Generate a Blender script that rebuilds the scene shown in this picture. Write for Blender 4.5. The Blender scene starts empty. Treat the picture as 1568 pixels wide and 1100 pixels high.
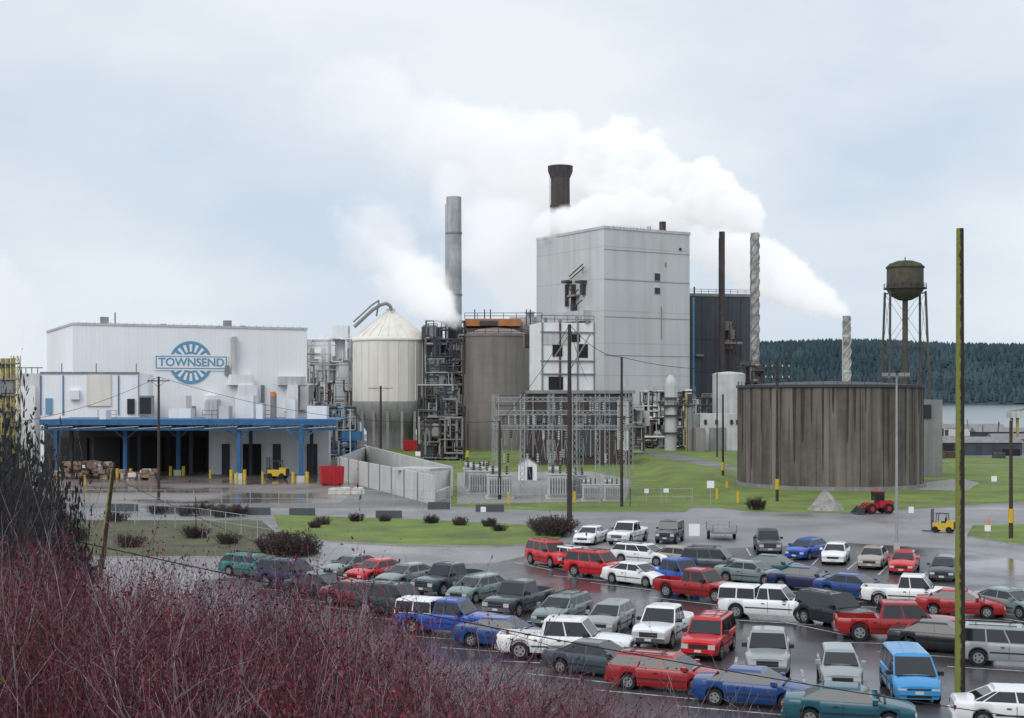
import bpy, math, random
from mathutils import Vector, noise
random.seed(7)
F=2150.; CX=784.; HY=610.; H=12.
def X(px,d): return (px-CX)/F*d
def Z(py,d): return H-(py-HY)/F*d
def D(py): return F*H/(py-HY)
def G(px,py): d=D(py); return (X(px,d),d)
sc=bpy.context.scene
# ---------------------------------------------------------------- materials
MATS={}
def mat(name,col,rough=.7,var=.15,scale=.5,streak=0.,metal=0.,bump=0.,ribs=0.,coat=0.,col2=None,zs=.06,ss=1.2,spec=.5,dirt=(.30,.24,.18),panel=0.,trans=0.,rnd=0.,ribamt=.12,fine=0.):
    m=bpy.data.materials.new(name); m.use_nodes=True; MATS[name]=m
    nt=m.node_tree; N=nt.nodes; L=nt.links; b=N['Principled BSDF']
    tc=N.new('ShaderNodeTexCoord')
    c2=col2 if col2 else tuple(c*(1-var) for c in col)
    c1=tuple(min(1,c*(1+var*.4)) for c in col)
    nz=N.new('ShaderNodeTexNoise'); nz.inputs['Scale'].default_value=scale; nz.inputs['Detail'].default_value=6; nz.inputs['Roughness'].default_value=.62
    L.new(tc.outputs['Object'],nz.inputs['Vector'])
    mr=N.new('ShaderNodeMapRange'); mr.inputs[1].default_value=.33; mr.inputs[2].default_value=.67
    L.new(nz.outputs['Fac'],mr.inputs[0])
    mx=N.new('ShaderNodeMix'); mx.data_type='RGBA'; mx.inputs[6].default_value=(*c2,1); mx.inputs[7].default_value=(*c1,1)
    L.new(mr.outputs[0],mx.inputs[0]); out=mx.outputs[2]
    if fine>0:
        nf_=N.new('ShaderNodeTexNoise'); nf_.inputs['Scale'].default_value=1.7; nf_.inputs['Detail'].default_value=8; nf_.inputs['Roughness'].default_value=.8
        L.new(tc.outputs['Object'],nf_.inputs['Vector'])
        mf_=N.new('ShaderNodeMapRange'); mf_.inputs[1].default_value=.3; mf_.inputs[2].default_value=.7; mf_.inputs[3].default_value=1-fine; mf_.inputs[4].default_value=1+fine; L.new(nf_.outputs['Fac'],mf_.inputs[0])
        hf=N.new('ShaderNodeHueSaturation'); L.new(mf_.outputs[0],hf.inputs['Value']); L.new(out,hf.inputs['Color']); out=hf.outputs[0]
    if streak>0:
        mp=N.new('ShaderNodeMapping'); mp.inputs['Scale'].default_value=(ss,ss,zs); L.new(tc.outputs['Object'],mp.inputs[0])
        n2=N.new('ShaderNodeTexNoise'); n2.inputs['Scale'].default_value=1.; n2.inputs['Detail'].default_value=5; L.new(mp.outputs[0],n2.inputs['Vector'])
        m2=N.new('ShaderNodeMapRange'); m2.inputs[1].default_value=.45; m2.inputs[2].default_value=.72; m2.inputs[4].default_value=streak
        L.new(n2.outputs['Fac'],m2.inputs[0])
        x2=N.new('ShaderNodeMix'); x2.data_type='RGBA'; L.new(m2.outputs[0],x2.inputs[0]); L.new(out,x2.inputs[6]); x2.inputs[7].default_value=(*[a*d_ for a,d_ in zip((col if max(col)>.3 else (1,1,1)),dirt)],1)
        out=x2.outputs[2]
    if ribs>0 or panel>0:
        sp=N.new('ShaderNodeSeparateXYZ'); L.new(tc.outputs['Object'],sp.inputs[0])
        a=N.new('ShaderNodeMath'); a.operation='MULTIPLY_ADD'; L.new(sp.outputs[1],a.inputs[0]); a.inputs[1].default_value=.45; L.new(sp.outputs[0],a.inputs[2])
        def line(src,w,th,amt,o):
            q=N.new('ShaderNodeMath'); q.operation='DIVIDE'; L.new(src,q.inputs[0]); q.inputs[1].default_value=w
            r=N.new('ShaderNodeMath'); r.operation='FRACT'; L.new(q.outputs[0],r.inputs[0])
            t=N.new('ShaderNodeMath'); t.operation='LESS_THAN'; L.new(r.outputs[0],t.inputs[0]); t.inputs[1].default_value=th
            k=N.new('ShaderNodeMath'); k.operation='MULTIPLY'; L.new(t.outputs[0],k.inputs[0]); k.inputs[1].default_value=amt
            xx=N.new('ShaderNodeMix'); xx.data_type='RGBA'; L.new(k.outputs[0],xx.inputs[0]); L.new(o,xx.inputs[6]); xx.inputs[7].default_value=(*[c*.45 for c in col],1)
            return xx.outputs[2]
        if ribs>0: out=line(a.outputs[0],ribs,.22,ribamt,out)
        if panel>0:
            out=line(sp.outputs[2],panel,.03,.35,out)
    if rnd>0:
        oi=N.new('ShaderNodeObjectInfo'); mm=N.new('ShaderNodeMapRange'); mm.inputs[3].default_value=1-rnd; mm.inputs[4].default_value=1+rnd
        L.new(oi.outputs['Random'],mm.inputs[0])
        hs=N.new('ShaderNodeHueSaturation'); L.new(mm.outputs[0],hs.inputs['Value']); L.new(out,hs.inputs['Color']); out=hs.outputs[0]
    L.new(out,b.inputs['Base Color'])
    b.inputs['Roughness'].default_value=rough; b.inputs['Metallic'].default_value=metal
    b.inputs['Specular IOR Level'].default_value=spec
    if coat: b.inputs['Coat Weight'].default_value=coat; b.inputs['Coat Roughness'].default_value=.06
    if bump>0:
        bp=N.new('ShaderNodeBump'); bp.inputs['Strength'].default_value=bump; bp.inputs['Distance'].default_value=.1
        n3=N.new('ShaderNodeTexNoise'); n3.inputs['Scale'].default_value=scale*6; n3.inputs['Detail'].default_value=5; L.new(tc.outputs['Object'],n3.inputs['Vector'])
        L.new(n3.outputs['Fac'],bp.inputs['Height']); L.new(bp.outputs[0],b.inputs['Normal'])
    return m
def wet(name,col,col2,scale,r0,r1,thr=.5,bump=.15):
    m=mat(name,col,.5,.2,scale,bump=0,col2=col2,fine=.12); nt=m.node_tree; N=nt.nodes; L=nt.links; b=N['Principled BSDF']
    tc=N.new('ShaderNodeTexCoord')
    n=N.new('ShaderNodeTexNoise'); n.inputs['Scale'].default_value=scale*.6; n.inputs['Detail'].default_value=7; L.new(tc.outputs['Object'],n.inputs['Vector'])
    mr=N.new('ShaderNodeMapRange'); mr.inputs[1].default_value=thr-.06; mr.inputs[2].default_value=thr+.08; mr.inputs[3].default_value=r1; mr.inputs[4].default_value=r0
    L.new(n.outputs['Fac'],mr.inputs[0]); L.new(mr.outputs[0],b.inputs['Roughness'])
    n2=N.new('ShaderNodeTexNoise'); n2.inputs['Scale'].default_value=14; n2.inputs['Detail'].default_value=4; L.new(tc.outputs['Object'],n2.inputs['Vector'])
    bp=N.new('ShaderNodeBump'); bp.inputs['Distance'].default_value=.02; bp.inputs['Strength'].default_value=bump
    L.new(n2.outputs['Fac'],bp.inputs['Height']); L.new(bp.outputs[0],b.inputs['Normal'])
    return m
mat('white_metal',(.83,.85,.88),.55,.05,.08,streak=.16,ribs=.9,dirt=(.72,.70,.66),ss=.5,zs=.04,ribamt=.06)
mat('white_plain',(.78,.79,.81),.6,.08,.3,streak=.3,dirt=(.65,.6,.53))
mat('grey_metal',(.54,.56,.565),.6,.10,.05,streak=.38,ribs=1.2,panel=9.2,dirt=(.66,.61,.53),ss=.4,zs=.025,ribamt=.07)
mat('grey_light',(.52,.53,.54),.65,.15,.3,streak=.45,dirt=(.5,.45,.4))
mat('grey_mid',(.21,.22,.23),.7,.2,.4,streak=.5,dirt=(.4,.33,.28))
mat('grey_dark',(.05,.055,.065),.7,.3,.4,streak=.3,dirt=(.05,.05,.05))
mat('slate',(.050,.064,.082),.55,.15,.15,streak=.35,ribs=1.5,dirt=(.10,.10,.11))
mat('silo_cream',(.74,.715,.66),.75,.05,.3,streak=.35,dirt=(.70,.63,.52),ss=.7,zs=.05)
mat('silo_base',(.34,.34,.34),.8,.15,.3,streak=.5,dirt=(.6,.55,.5))
mat('silo_grey',(.22,.20,.19),.85,.12,.3,streak=.5,panel=2.2,dirt=(.12,.10,.09),ss=.8)
mat('tank_wood',(.115,.097,.085),.85,.35,.25,streak=.7,dirt=(.27,.25,.225),ss=.8,zs=.045,bump=.2,fine=.15)
mat('tank_dark',(.055,.042,.036),.9,.35,.5)
mat('rust',(.085,.05,.038),.85,.4,1.2)
mat('brown_stack',(.055,.042,.042),.8,.3,.4,streak=.5,dirt=(.12,.11,.11))
mat('stack_grey',(.26,.27,.28),.8,.25,.15,streak=.7,dirt=(.13,.13,.13),ss=.5,zs=.08,col2=(.46,.47,.48))  # lighter second tone paints in the thin steam veiling the stack
mat('stack_mottle',(.42,.41,.39),.7,.5,.5,col2=(.10,.10,.10))
mat('roof_orange',(.42,.17,.06),.8,.3,.5)
mat('blue_steel',(.018,.12,.28),.5,.25,.8,streak=.3,dirt=(.03,.06,.09))
mat('sign_blue',(.13,.30,.46),.6,.05,.5)
mat('sign_white',(.80,.82,.84),.6,.04,.5)
mat('black',(.012,.012,.014),.8,.2,.5)
mat('window_dark',(.02,.022,.028),.25,.2,.5)
mat('yellow',(.62,.42,.03),.5,.2,1.5)
mat('yellow_dull',(.42,.34,.10),.7,.4,.5,col2=(.22,.19,.10))
mat('red_paint',(.45,.015,.025),.5,.2,1.)
mat('orange',(.75,.2,.03),.5)
mat('green_moss',(.05,.08,.03),.85,.5,.8,col2=(.03,.022,.018))
mat('wt_body',(.09,.075,.058),.7,.35,.8,streak=.5,dirt=(.03,.055,.035))
mat('pole_wood',(.055,.042,.036),.9,.3,1.5,streak=.5,dirt=(.03,.025,.02),ss=8,zs=.4)
m=mat('pole_moss',(.035,.028,.022),.9,.3,2,streak=.4,dirt=(.02,.02,.015),ss=12,zs=.5,bump=.4)
N=m.node_tree.nodes;L=m.node_tree.links
tc=N.new('ShaderNodeTexCoord'); sp=N.new('ShaderNodeSeparateXYZ'); L.new(tc.outputs['Normal'],sp.inputs[0])
nn=N.new('ShaderNodeTexNoise'); nn.inputs['Scale'].default_value=3; nn.inputs['Detail'].default_value=5; L.new(tc.outputs['Object'],nn.inputs['Vector'])
ad=N.new('ShaderNodeMath'); ad.operation='MULTIPLY_ADD'; L.new(nn.outputs['Fac'],ad.inputs[0]); ad.inputs[1].default_value=-1.6
ng=N.new('ShaderNodeMath'); ng.operation='MULTIPLY'; ng.inputs[1].default_value=-1; L.new(sp.outputs[0],ng.inputs[0]); L.new(ng.outputs[0],ad.inputs[2])
mr=N.new('ShaderNodeMapRange'); mr.inputs[1].default_value=-.75; mr.inputs[2].default_value=-.35; L.new(ad.outputs[0],mr.inputs[0])
mx=N.new('ShaderNodeMix'); mx.data_type='RGBA'; b=N['Principled BSDF']; src=b.inputs['Base Color'].links[0].from_socket
L.new(src,mx.inputs[6]); mx.inputs[7].default_value=(.20,.21,.05,1); L.new(mr.outputs[0],mx.inputs[0]); L.new(mx.outputs[2],b.inputs['Base Color'])
mat('galv',(.38,.40,.41),.5,.15,2,metal=.3)
mat('concrete',(.56,.56,.55),.85,.15,.4,streak=.4,dirt=(.65,.6,.55),panel=0,ribs=4)
mat('gravel',(.30,.29,.28),.9,.35,1.5,bump=.5,fine=.3)
mat('bale',(.30,.22,.17),.9,.5,1.2,col2=(.12,.07,.05))
mat('paper_white',(.65,.63,.6),.9,.3,1.5)
mat('brown_wall',(.065,.048,.045),.85,.3,.4,streak=.4,dirt=(.04,.03,.03))
mat('grass',(.150,.225,.032),.9,.3,.16,col2=(.090,.125,.030),bump=.8,streak=.5,ss=.35,zs=.35,dirt=(.12,.11,.055),fine=.28)
mat('grass_dull',(.085,.10,.04),.9,.4,.25,col2=(.06,.05,.035),bump=.8,fine=.35)
mat('ground',(.085,.085,.05),.95,.4,.15,col2=(.07,.06,.045),bump=.6)
mat('bank_soil',(.030,.020,.020),.95,.4,.6,col2=(.018,.014,.012),bump=.6)
mat('kerb',(.33,.33,.32),.85,.2,1)
mat('line_white',(.6,.6,.6),.7,.45,1.5,col2=(.2,.2,.2))
wet('car_park_asphalt',(.082,.077,.084),(.045,.043,.049),.12,.12,.42,.5)
wet('road_asphalt',(.25,.245,.25),(.16,.16,.165),.10,.2,.55,.55)
wet('yard_concrete',(.24,.205,.19),(.13,.11,.10),.08,.06,.5,.5)
wet('mill_paving',(.19,.185,.18),(.11,.11,.105),.08,.25,.7,.55)
m=mat('water',(.14,.18,.21),.2,.1,.01)
mat('hill_forest',(.052,.088,.105),.95,.35,.006,col2=(.028,.058,.074))  # bluish distance haze is painted into the forest and hill colours
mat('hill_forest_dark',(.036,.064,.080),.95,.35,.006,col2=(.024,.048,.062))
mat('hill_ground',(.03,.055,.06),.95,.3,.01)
mat('twig_red',(.155,.024,.048),.7,.5,1.5,col2=(.06,.012,.022),rnd=.35)
mat('twig_dark',(.05,.016,.024),.8,.4,1.5,rnd=.3)
mat('twig_pale',(.33,.25,.28),.8,.4,2,rnd=.2)
mat('bud_red',(.17,.016,.036),.6,.5,2,rnd=.35)
mat('twig_grey',(.065,.055,.062),.85,.4,2,rnd=.2)
mat('leaf_olive',(.16,.18,.03),.7,.5,2,rnd=.2)
mat('leaf_dark',(.055,.04,.035),.8,.5,1,rnd=.2)
mat('leaf_night',(.022,.030,.030),.8,.5,1,rnd=.2)
# car materials
mat('glass',(.014,.018,.022),.05,.1,1,spec=.7)
mat('tyre',(.013,.013,.014),.85)
mat('rim',(.38,.39,.40),.35,.2,4,metal=.6)
mat('trim',(.018,.018,.02),.6)
mat('headlight',(.55,.57,.58),.12,.1,3,coat=1)
mat('taillight',(.30,.008,.008),.2,coat=1)
mat('chrome',(.55,.56,.58),.2,.1,3,metal=.9)
mat('plate',(.6,.6,.58),.5)
PAINT=dict(white=(.80,.82,.83),silver=(.30,.33,.34),silvergreen=(.18,.24,.235),teal=(.03,.18,.18),navy=(.010,.022,.085),black=(.008,.010,.014),
 maroon=(.13,.010,.03),red=(.56,.012,.018),darkred=(.32,.010,.014),blue=(.010,.07,.40),dblue=(.008,.05,.20),slate=(.04,.06,.08),beige=(.33,.29,.25),
 cyanblue=(.05,.29,.60),tealdark=(.010,.085,.12),green=(.015,.04,.038),greyd=(.05,.065,.08))
for k,c in PAINT.items(): mat('paint_'+k,c,.4,.06,.8,coat=.7,spec=.35)

# ---------------------------------------------------------------- mesh builder
class Mb:
    def __init__(s,name): s.name=name; s.v=[]; s.f=[]; s.mi=[]; s.mn=[]
    def k(s,m):
        if m not in s.mn: s.mn.append(m)
        return s.mn.index(m)
    def add(s,vs,fs,m):
        o=len(s.v); s.v+= [tuple(v) for v in vs]; k=s.k(m)
        for f in fs: s.f.append(tuple(i+o for i in f)); s.mi.append(k)
    def poly(s,pts,m): s.add(pts,[tuple(range(len(pts)))],m)
    def box(s,x0,x1,y0,y1,z0,z1,m):
        s.add([(x0,y0,z0),(x1,y0,z0),(x1,y1,z0),(x0,y1,z0),(x0,y0,z1),(x1,y0,z1),(x1,y1,z1),(x0,y1,z1)],
        [(0,3,2,1),(4,5,6,7),(0,1,5,4),(1,2,6,5),(2,3,7,6),(3,0,4,7)],m)
    def prism(s,foot,z0,z1,m,top=None):
        n=len(foot); v=[(x,y,z0) for x,y in foot]+[(x,y,z1) for x,y in foot]
        s.add(v,[(i,(i+1)%n,n+(i+1)%n,n+i) for i in range(n)],m); s.add(v[n:],[tuple(range(n))],top or m)
    def obox(s,o,ang,a0,a1,b0,b1,z0,z1,m,top=None):
        u=(math.cos(ang),math.sin(ang)); w=(-u[1],u[0])
        s.prism([(o[0]+u[0]*a+w[0]*b,o[1]+u[1]*a+w[1]*b) for a,b in((a0,b0),(a1,b0),(a1,b1),(a0,b1))],z0,z1,m,top)
    def lathe(s,x,y,prof,m,n=32):
        v=[];f=[]
        for r,z in prof:
            for i in range(n):
                a=2*math.pi*i/n; v.append((x+r*math.cos(a),y+r*math.sin(a),z))
        for j in range(len(prof)-1):
            for i in range(n):
                f.append((j*n+i,j*n+(i+1)%n,(j+1)*n+(i+1)%n,(j+1)*n+i))
        s.add(v,f,m)
    def cyl(s,x,y,z0,z1,r,m,r2=None,n=24):
        r2=r if r2 is None else r2
        s.lathe(x,y,[(r,z0),(r2,z1),(0.001,z1)],m,n)
    def beam(s,p,q,r,m,n=4,r2=None):
        p=Vector(p);q=Vector(q);d=(q-p)
        if d.length<1e-6: return
        d.normalize(); a=Vector((0,0,1)) if abs(d.z)<.9 else Vector((1,0,0)); e=d.cross(a).normalized(); g=d.cross(e)
        r2=r if r2 is None else r2; v=[]
        for c,rr in((p,r),(q,r2)):
            for i in range(n):
                t=2*math.pi*(i+.5)/n; v.append(c+(e*math.cos(t)+g*math.sin(t))*rr)
        s.add(v,[(i,(i+1)%n,n+(i+1)%n,n+i) for i in range(n)]+[tuple(range(n))[::-1],tuple(range(n,2*n))],m)
    def tube(s,pts,r,m,n=8):
        for a,b in zip(pts,pts[1:]): s.beam(a,b,r,m,n)
    def lattice(s,p,q,w,r,m,seg=None):
        p=Vector(p);q=Vector(q);d=q-p; L_=d.length; seg=seg or max(2,int(L_/ (w*1.3)))
        dn=d.normalized(); a=Vector((0,0,1)) if abs(dn.z)<.9 else Vector((1,0,0)); e=dn.cross(a).normalized()*w/2; g=dn.cross(e).normalized()*w/2
        cs=[e+g,e-g,-e-g,-e+g]
        for c in cs: s.beam(p+c,q+c,r,m)
        for i in range(seg):
            A=p+d*(i/seg);B=p+d*((i+1)/seg)
            for j in range(4):
                c0=cs[j];c1=cs[(j+1)%4]
                if (i+j)%2: c0,c1=c1,c0
                s.beam(A+c0,B+c1,r*.7,m)
    def rail(s,pts,h,m,r=.05,step=3):
        for a,b in zip(pts,pts[1:]):
            a=Vector(a);b=Vector(b);n=max(1,int((b-a).length/step))
            for hh in (h,h*.5): s.beam(a+Vector((0,0,hh)),b+Vector((0,0,hh)),r,m)
            for i in range(n+1): p=a.lerp(b,i/n); s.beam(p,p+Vector((0,0,h)),r,m)
    def mesh(s,ang=35):
        me=bpy.data.meshes.new(s.name); me.from_pydata(s.v,[],s.f)
        for n in s.mn: me.materials.append(MATS[n])
        me.polygons.foreach_set('material_index',s.mi)
        me.shade_smooth(); me.set_sharp_from_angle(angle=math.radians(ang)); me.update()
        return me
    def obj(s,ang=35,loc=None,rot=0):
        ob=bpy.data.objects.new(s.name,s.mesh(ang)); sc.collection.objects.link(ob)
        if loc: ob.location=loc
        ob.rotation_euler[2]=rot
        return ob
def wall_s(o,ang,px):
    k=(px-CX)/F; u=(math.cos(ang),math.sin(ang)); return (k*o[1]-o[0])/(u[0]-k*u[1])
def wrect(m,o,ang,x0,x1,y0,y1,mt,pr=.2):
    s0=wall_s(o,ang,x0); s1=wall_s(o,ang,x1)
    if s0>s1: s0,s1=s1,s0
    d=o[1]+math.sin(ang)*(s0+s1)/2
    m.obox(o,ang,s0,s1,-pr,.0,Z(y1,d),Z(y0,d),mt)

# ---------------------------------------------------------------- terrain
def sstep(t): t=max(0,min(1,t)); return t*t*(3-2*t)
def gh(x,y):
    h=8*(1-sstep((y-12)/28))
    if h>0: h+=.25*noise.noise(Vector((x*.25,y*.25,0)))*min(1,h)
    if y>39.5: h=0
    return h
def grid(name,xs,ys,hf,m,m2=None):
    g=Mb(name); nx=len(xs)
    v=[(x,y,hf(x,y)) for y in ys for x in xs]
    g.add(v,[(j*nx+i,j*nx+i+1,(j+1)*nx+i+1,(j+1)*nx+i) for j in range(len(ys)-1) for i in range(nx-1)],m)
    if m2:
        k=g.k(m2); q=0
        for j in range(len(ys)-1):
            for i in range(nx-1):
                if ys[j]<40: g.mi[q]=k
                q+=1
    return g.obj(180)
xs=[-6000,-2000,-600,-200]+[-80+2*i for i in range(81)]+[200,600,2000,6000]
ys=[-200,-80]+[-30+1.5*i for i in range(48)]+[50,100,200,400,800,2000,4000,9000]
grid('ground',xs,ys,gh,'ground','bank_soil')
def sheet(name,pts,z,m,raw=False,kerb=0):
    g=Mb(name); P=pts if raw else [G(*p) for p in pts]
    if kerb:
        g.prism(P,.004,z,'kerb',m)
    else: g.poly([(x,y,z) for x,y in P],m)
    return g.obj(10)
sheet('mill_paving',[(-300,153),(350,153),(350,455),(-300,455)],.004,'mill_paving',True)
sheet('road',[(-120,41),(140,41),(140,153),(-120,153)],.004,'road_asphalt',True)
sheet('car_park',[(300,890),(480,872),(760,862),(830,846),(880,842),(1130,839),(1300,832),(1480,842),(1620,870),(1900,1000),(1900,1200),(200,1200)],.009,'car_park_asphalt')
sheet('loading_yard',[(40,771),(520,771),(560,735),(515,692),(-50,692),(-150,771)],.009,'yard_concrete')
sheet('grass_verge',[(418,790),(640,797),(815,806),(862,818),(850,833),(760,838),(620,836),(500,830),(430,818)],.12,'grass',kerb=1)
sheet('rough_verge',[(-160,797),(400,799),(428,822),(492,849),(400,854),(-160,854)],.12,'grass_dull',kerb=1)
sheet('grass_field',[(545,694),(700,678),(830,680),(960,679),(1070,686),(1130,692),(1350,690),(1500,700),(1750,712),(1800,764),(1560,768),(1420,778),(1300,786),(1150,784),(1065,774),(1050,784),(880,784),(690,776),(695,712),(560,706)],.014,'grass')
sheet('gravel_pad',[(700,724),(905,722),(965,735),(958,768),(700,772)],.02,'gravel')
sheet('footpath',[(978,693),(1005,690),(1135,716),(1135,723),(1090,716)],.022,'mill_paving')
sheet('footpath',[(1395,742),(1470,733),(1500,740),(1480,752),(1400,750)],.022,'gravel')
sheet('grass_verge',[(1490,806),(1800,800),(1850,850),(1568,836),(1480,822)],.1,'grass',kerb=1)
sheet('bay_water',[(-3000,460),(6000,460),(6000,3000),(-3000,3000)],.02,'water',True)
g=Mb('grass_bank')
a=[G(968,700),G(1132,722),G(1132,760),G(1020,752)]
cx_=sum(p[0] for p in a)/4; cy_=sum(p[1] for p in a)/4
inn=[(p[0]*.55+cx_*.45,p[1]*.55+cy_*.45) for p in a]
g.add([(x,y,.015) for x,y in a]+[(x,y,.9) for x,y in inn],[(0,1,5,4),(1,2,6,5),(2,3,7,6),(3,0,4,7),(4,5,6,7)],'grass'); g.obj(80)
def hillh(x,y):
    a=sstep((y-2420)/480); t=sstep((x-150)/350)
    return -2+ (112+5*math.sin(x/230.)+4*math.sin(x/91.)+ .012*(x-400)) * a*t*(1-.3*sstep((y-3000)/800))
hx=[100+25*i for i in range(100)]; hy=[2380+40*i for i in range(34)]
grid('forested_hill',hx,hy,hillh,'hill_ground')
g=Mb('distant_forest'); r=random.Random(3)
for i in range(16000):
    x=r.uniform(240,1700); y=2430+ 620*r.random()**.8
    h=hillh(x,y)
    if h<2: continue
    t=r.uniform(9,20); w=t*r.uniform(.2,.34); n=5; a0=r.random()*6
    v=[]
    for (rr,zz) in ((w,.08),(w*.62,.45),(w*.8,.42),(w*.3,.8)):
        v+=[(x+rr*math.cos(a0+6.283*k/n)*r.uniform(.8,1.2),y+rr*math.sin(a0+6.283*k/n),h+t*zz) for k in range(n)]
    v.append((x,y,h+t))
    f=[]
    for q in range(3): f+=[(q*n+k,q*n+(k+1)%n,(q+1)*n+(k+1)%n,(q+1)*n+k) for k in range(n)]
    f+=[(3*n+k,3*n+(k+1)%n,4*n) for k in range(n)]
    g.add(v,f,'hill_forest' if noise.noise(Vector((x/60,y/60,0)))+r.uniform(-.4,.4)>0 else 'hill_forest_dark')
g.obj(20)

# ---------------------------------------------------------------- A warehouse
aA=math.radians(25.7); oA=(X(112,275),275.)
g=Mb('white_warehouse')
zA=Z(495,275); wA=wall_s(oA,aA,470)
g.obox(oA,aA,0,wA,0,38,0,zA,'white_metal','grey_light')
g.obox(oA,aA,-.15,wA+.15,-.15,.0,zA-.35,zA+.12,'grey_light'); g.obox(oA,aA,-.15,0,0,38,zA-.35,zA+.12,'grey_light')
for a,b,w,h in((6,4,1.5,1.6),(8.8,5,.25,2.6),(31.5,6,1.5,1.6),(20,14,1,1),(36,10,1,.8)):
    g.obox(oA,aA,a,a+w,b,b+w,zA,zA+h,'grey_mid')
for i in range(30): g.obox(oA,aA,1+i*1.55,1.1+i*1.55,.3,.4,zA,zA+.35,'grey_mid')
wrect(g,oA,aA,353,361,516,580,'grey_light',1.2); wrect(g,oA,aA,349,383,574,590,'white_plain',2.6); wrect(g,oA,aA,360,388,590,632,'white_plain',3)
wrect(g,oA,aA,425,464,577,590,'grey_light',2.2); wrect(g,oA,aA,436,450,590,630,'white_plain',3); wrect(g,oA,aA,455,468,590,628,'grey_light',2)
wrect(g,oA,aA,315,332,606,634,'white_plain',3); wrect(g,oA,aA,258,295,622,638,'grey_mid',3)
wrect(g,oA,aA,344,350,560,575,'grey_mid',.6); wrect(g,oA,aA,360,384,608,626,'grey_mid',3.1); wrect(g,oA,aA,438,448,612,628,'window_dark',3.1); wrect(g,oA,aA,400,404,590,632,'grey_mid',.6)
wh=g.obj()
u=(math.cos(aA),math.sin(aA)); nA=(u[1],-u[0])
g=Mb('round_emblem')
def wp(s,z,pr): return (oA[0]+u[0]*s+nA[0]*pr,oA[1]+u[1]*s+nA[1]*pr,z)
sc0=wall_s(oA,aA,292); zc=Z(555.5,285); R=4.35
def arc(r0,r1,a0,a1,m,pr,n=10):
    for i in range(n):
        A=a0+(a1-a0)*i/n;B=a0+(a1-a0)*(i+1)/n
        g.poly([wp(sc0+rr*math.cos(t),zc+rr*math.sin(t)*1.0,pr) for rr,t in((r0,A),(r1,A),(r1,B),(r0,B))],m)
arc(.01,R,0,2*math.pi,'sign_blue',.12,48)
for base in (0,1):
    for i in range(7):
        a=math.radians(28+i*20.7)+base*math.pi
        arc(R*.50,R*.86,a-.09,a+.09,'sign_white',.16,2)
arc(.01,R*.40,0,2*math.pi,'sign_white',.15,24); arc(.01,R*.33,0,2*math.pi,'sign_blue',.17,24)
def wq(s0,s1,z0,z1,m,pr): g.poly([wp(s0,z0,pr),wp(s1,z0,pr),wp(s1,z1,pr),wp(s0,z1,pr)],m)
sL=wall_s(oA,aA,238); sR=wall_s(oA,aA,347); bh=1.3
wq(sL-.25,sR+.25,zc-bh-.3,zc+bh+.3,'sign_white',.20); wq(sL,sR,zc-bh,zc+bh,'sign_blue',.22); wq(sL+.25,sR-.25,zc-bh+.22,zc+bh-.22,'sign_white',.24)
e=g.obj(); e.parent=wh
cu=bpy.data.curves.new('sign_lettering','FONT'); cu.body='TOWNSEND'; cu.size=2.3; cu.align_x='CENTER'; cu.align_y='CENTER'; cu.extrude=.02; cu.offset=.045
to=bpy.data.objects.new('sign_lettering',cu); sc.collection.objects.link(to); cu.materials.append(MATS['sign_blue'])
bpy.context.view_layer.update(); wtx=max(to.dimensions.x,1)
to.location=wp((sL+sR)/2,zc,.28); to.rotation_euler=(math.pi/2,0,aA); to.scale=((sR-sL-1.1)/wtx,1,1); to.parent=wh

g=Mb('white_annex_building')
d=248; oB=(X(62,d),d); aB=math.radians(8)
wB=wall_s(oB,aB,213)
g.obox(oB,aB,0,wB,0,22,0,Z(571,d),'white_metal','grey_light')
g.obox(oB,aB,-.1,wB+.1,-.12,0,Z(573,d),Z(569.5,d),'grey_mid')
wrect(g,oB,aB,133,170,574,622,'silo_cream',.3)
for px in (62,96,181,212): wrect(g,oB,aB,px,px+1.3,575,636,'blue_steel',.25)
wrect(g,oB,aB,195,206,611,634,'window_dark',.3); wrect(g,oB,aB,214,236,606,634,'grey_mid',2); wrect(g,oB,aB,216,233,609,634,'window_dark',2.1)
wrect(g,oB,aB,70,80,610,634,'sign_blue',.3)
wrect(g,oB,aB,108,122,598,612,'white_plain',.8)
g.obox(oB,aB,wB,wB+8,2,14,0,Z(606,d),'white_plain')
for a in (3,9,16): g.obox(oB,aB,a,a+.2,3,3.2,Z(571,d),Z(556,d),'grey_mid')
g.obj()
g=Mb('grey_mill_building')
d=262; x0=X(-60,d)
g.box(x0,X(60,d),d,d+25,0,Z(572,d),'grey_light'); g.box(x0,X(28,d),d-6,d,0,Z(634,d),'grey_mid')
g.box(X(30,d),X(62,d),d-3,d,0,Z(592,d),'white_plain')
for i in range(5): g.box(X(5+i*12,d),X(11+i*12,d),d-.2 if i>1 else d-6.2,d,Z(668,d),Z(652,d),'window_dark')
for i in range(9): g.beam((X(-20+i*9,d),d+2,Z(572,d)),(X(-20+i*9,d),d+2,Z(562,d)),.12,'grey_mid')
g.beam((X(-20,d),d+2,Z(563,d)),(X(60,d),d+2,Z(563,d)),.15,'grey_mid'); g.beam((x0,d-.4,Z(600,d)),(X(60,d),d-.4,Z(600,d)),.25,'white_plain')
g.obj()
g=Mb('yellow_conveyor_tower')
d=250
for px in (4,12,20): g.cyl(X(px,d),d,0,Z(549,d),.42,'yellow_dull',n=12)
for zy in (556,580,604,628): g.box(X(0,d),X(27,d),d-1.2,d+1.2,Z(zy+2,d),Z(zy,d),'grey_mid')
g.lattice((X(24,d),d,0),(X(24,d),d,Z(545,d)),1.2,.09,'yellow_dull'); g.box(X(2,d),X(22,d),d-.8,d+.8,Z(602,d),Z(584,d),'grey_mid')
g.obj()

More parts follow.
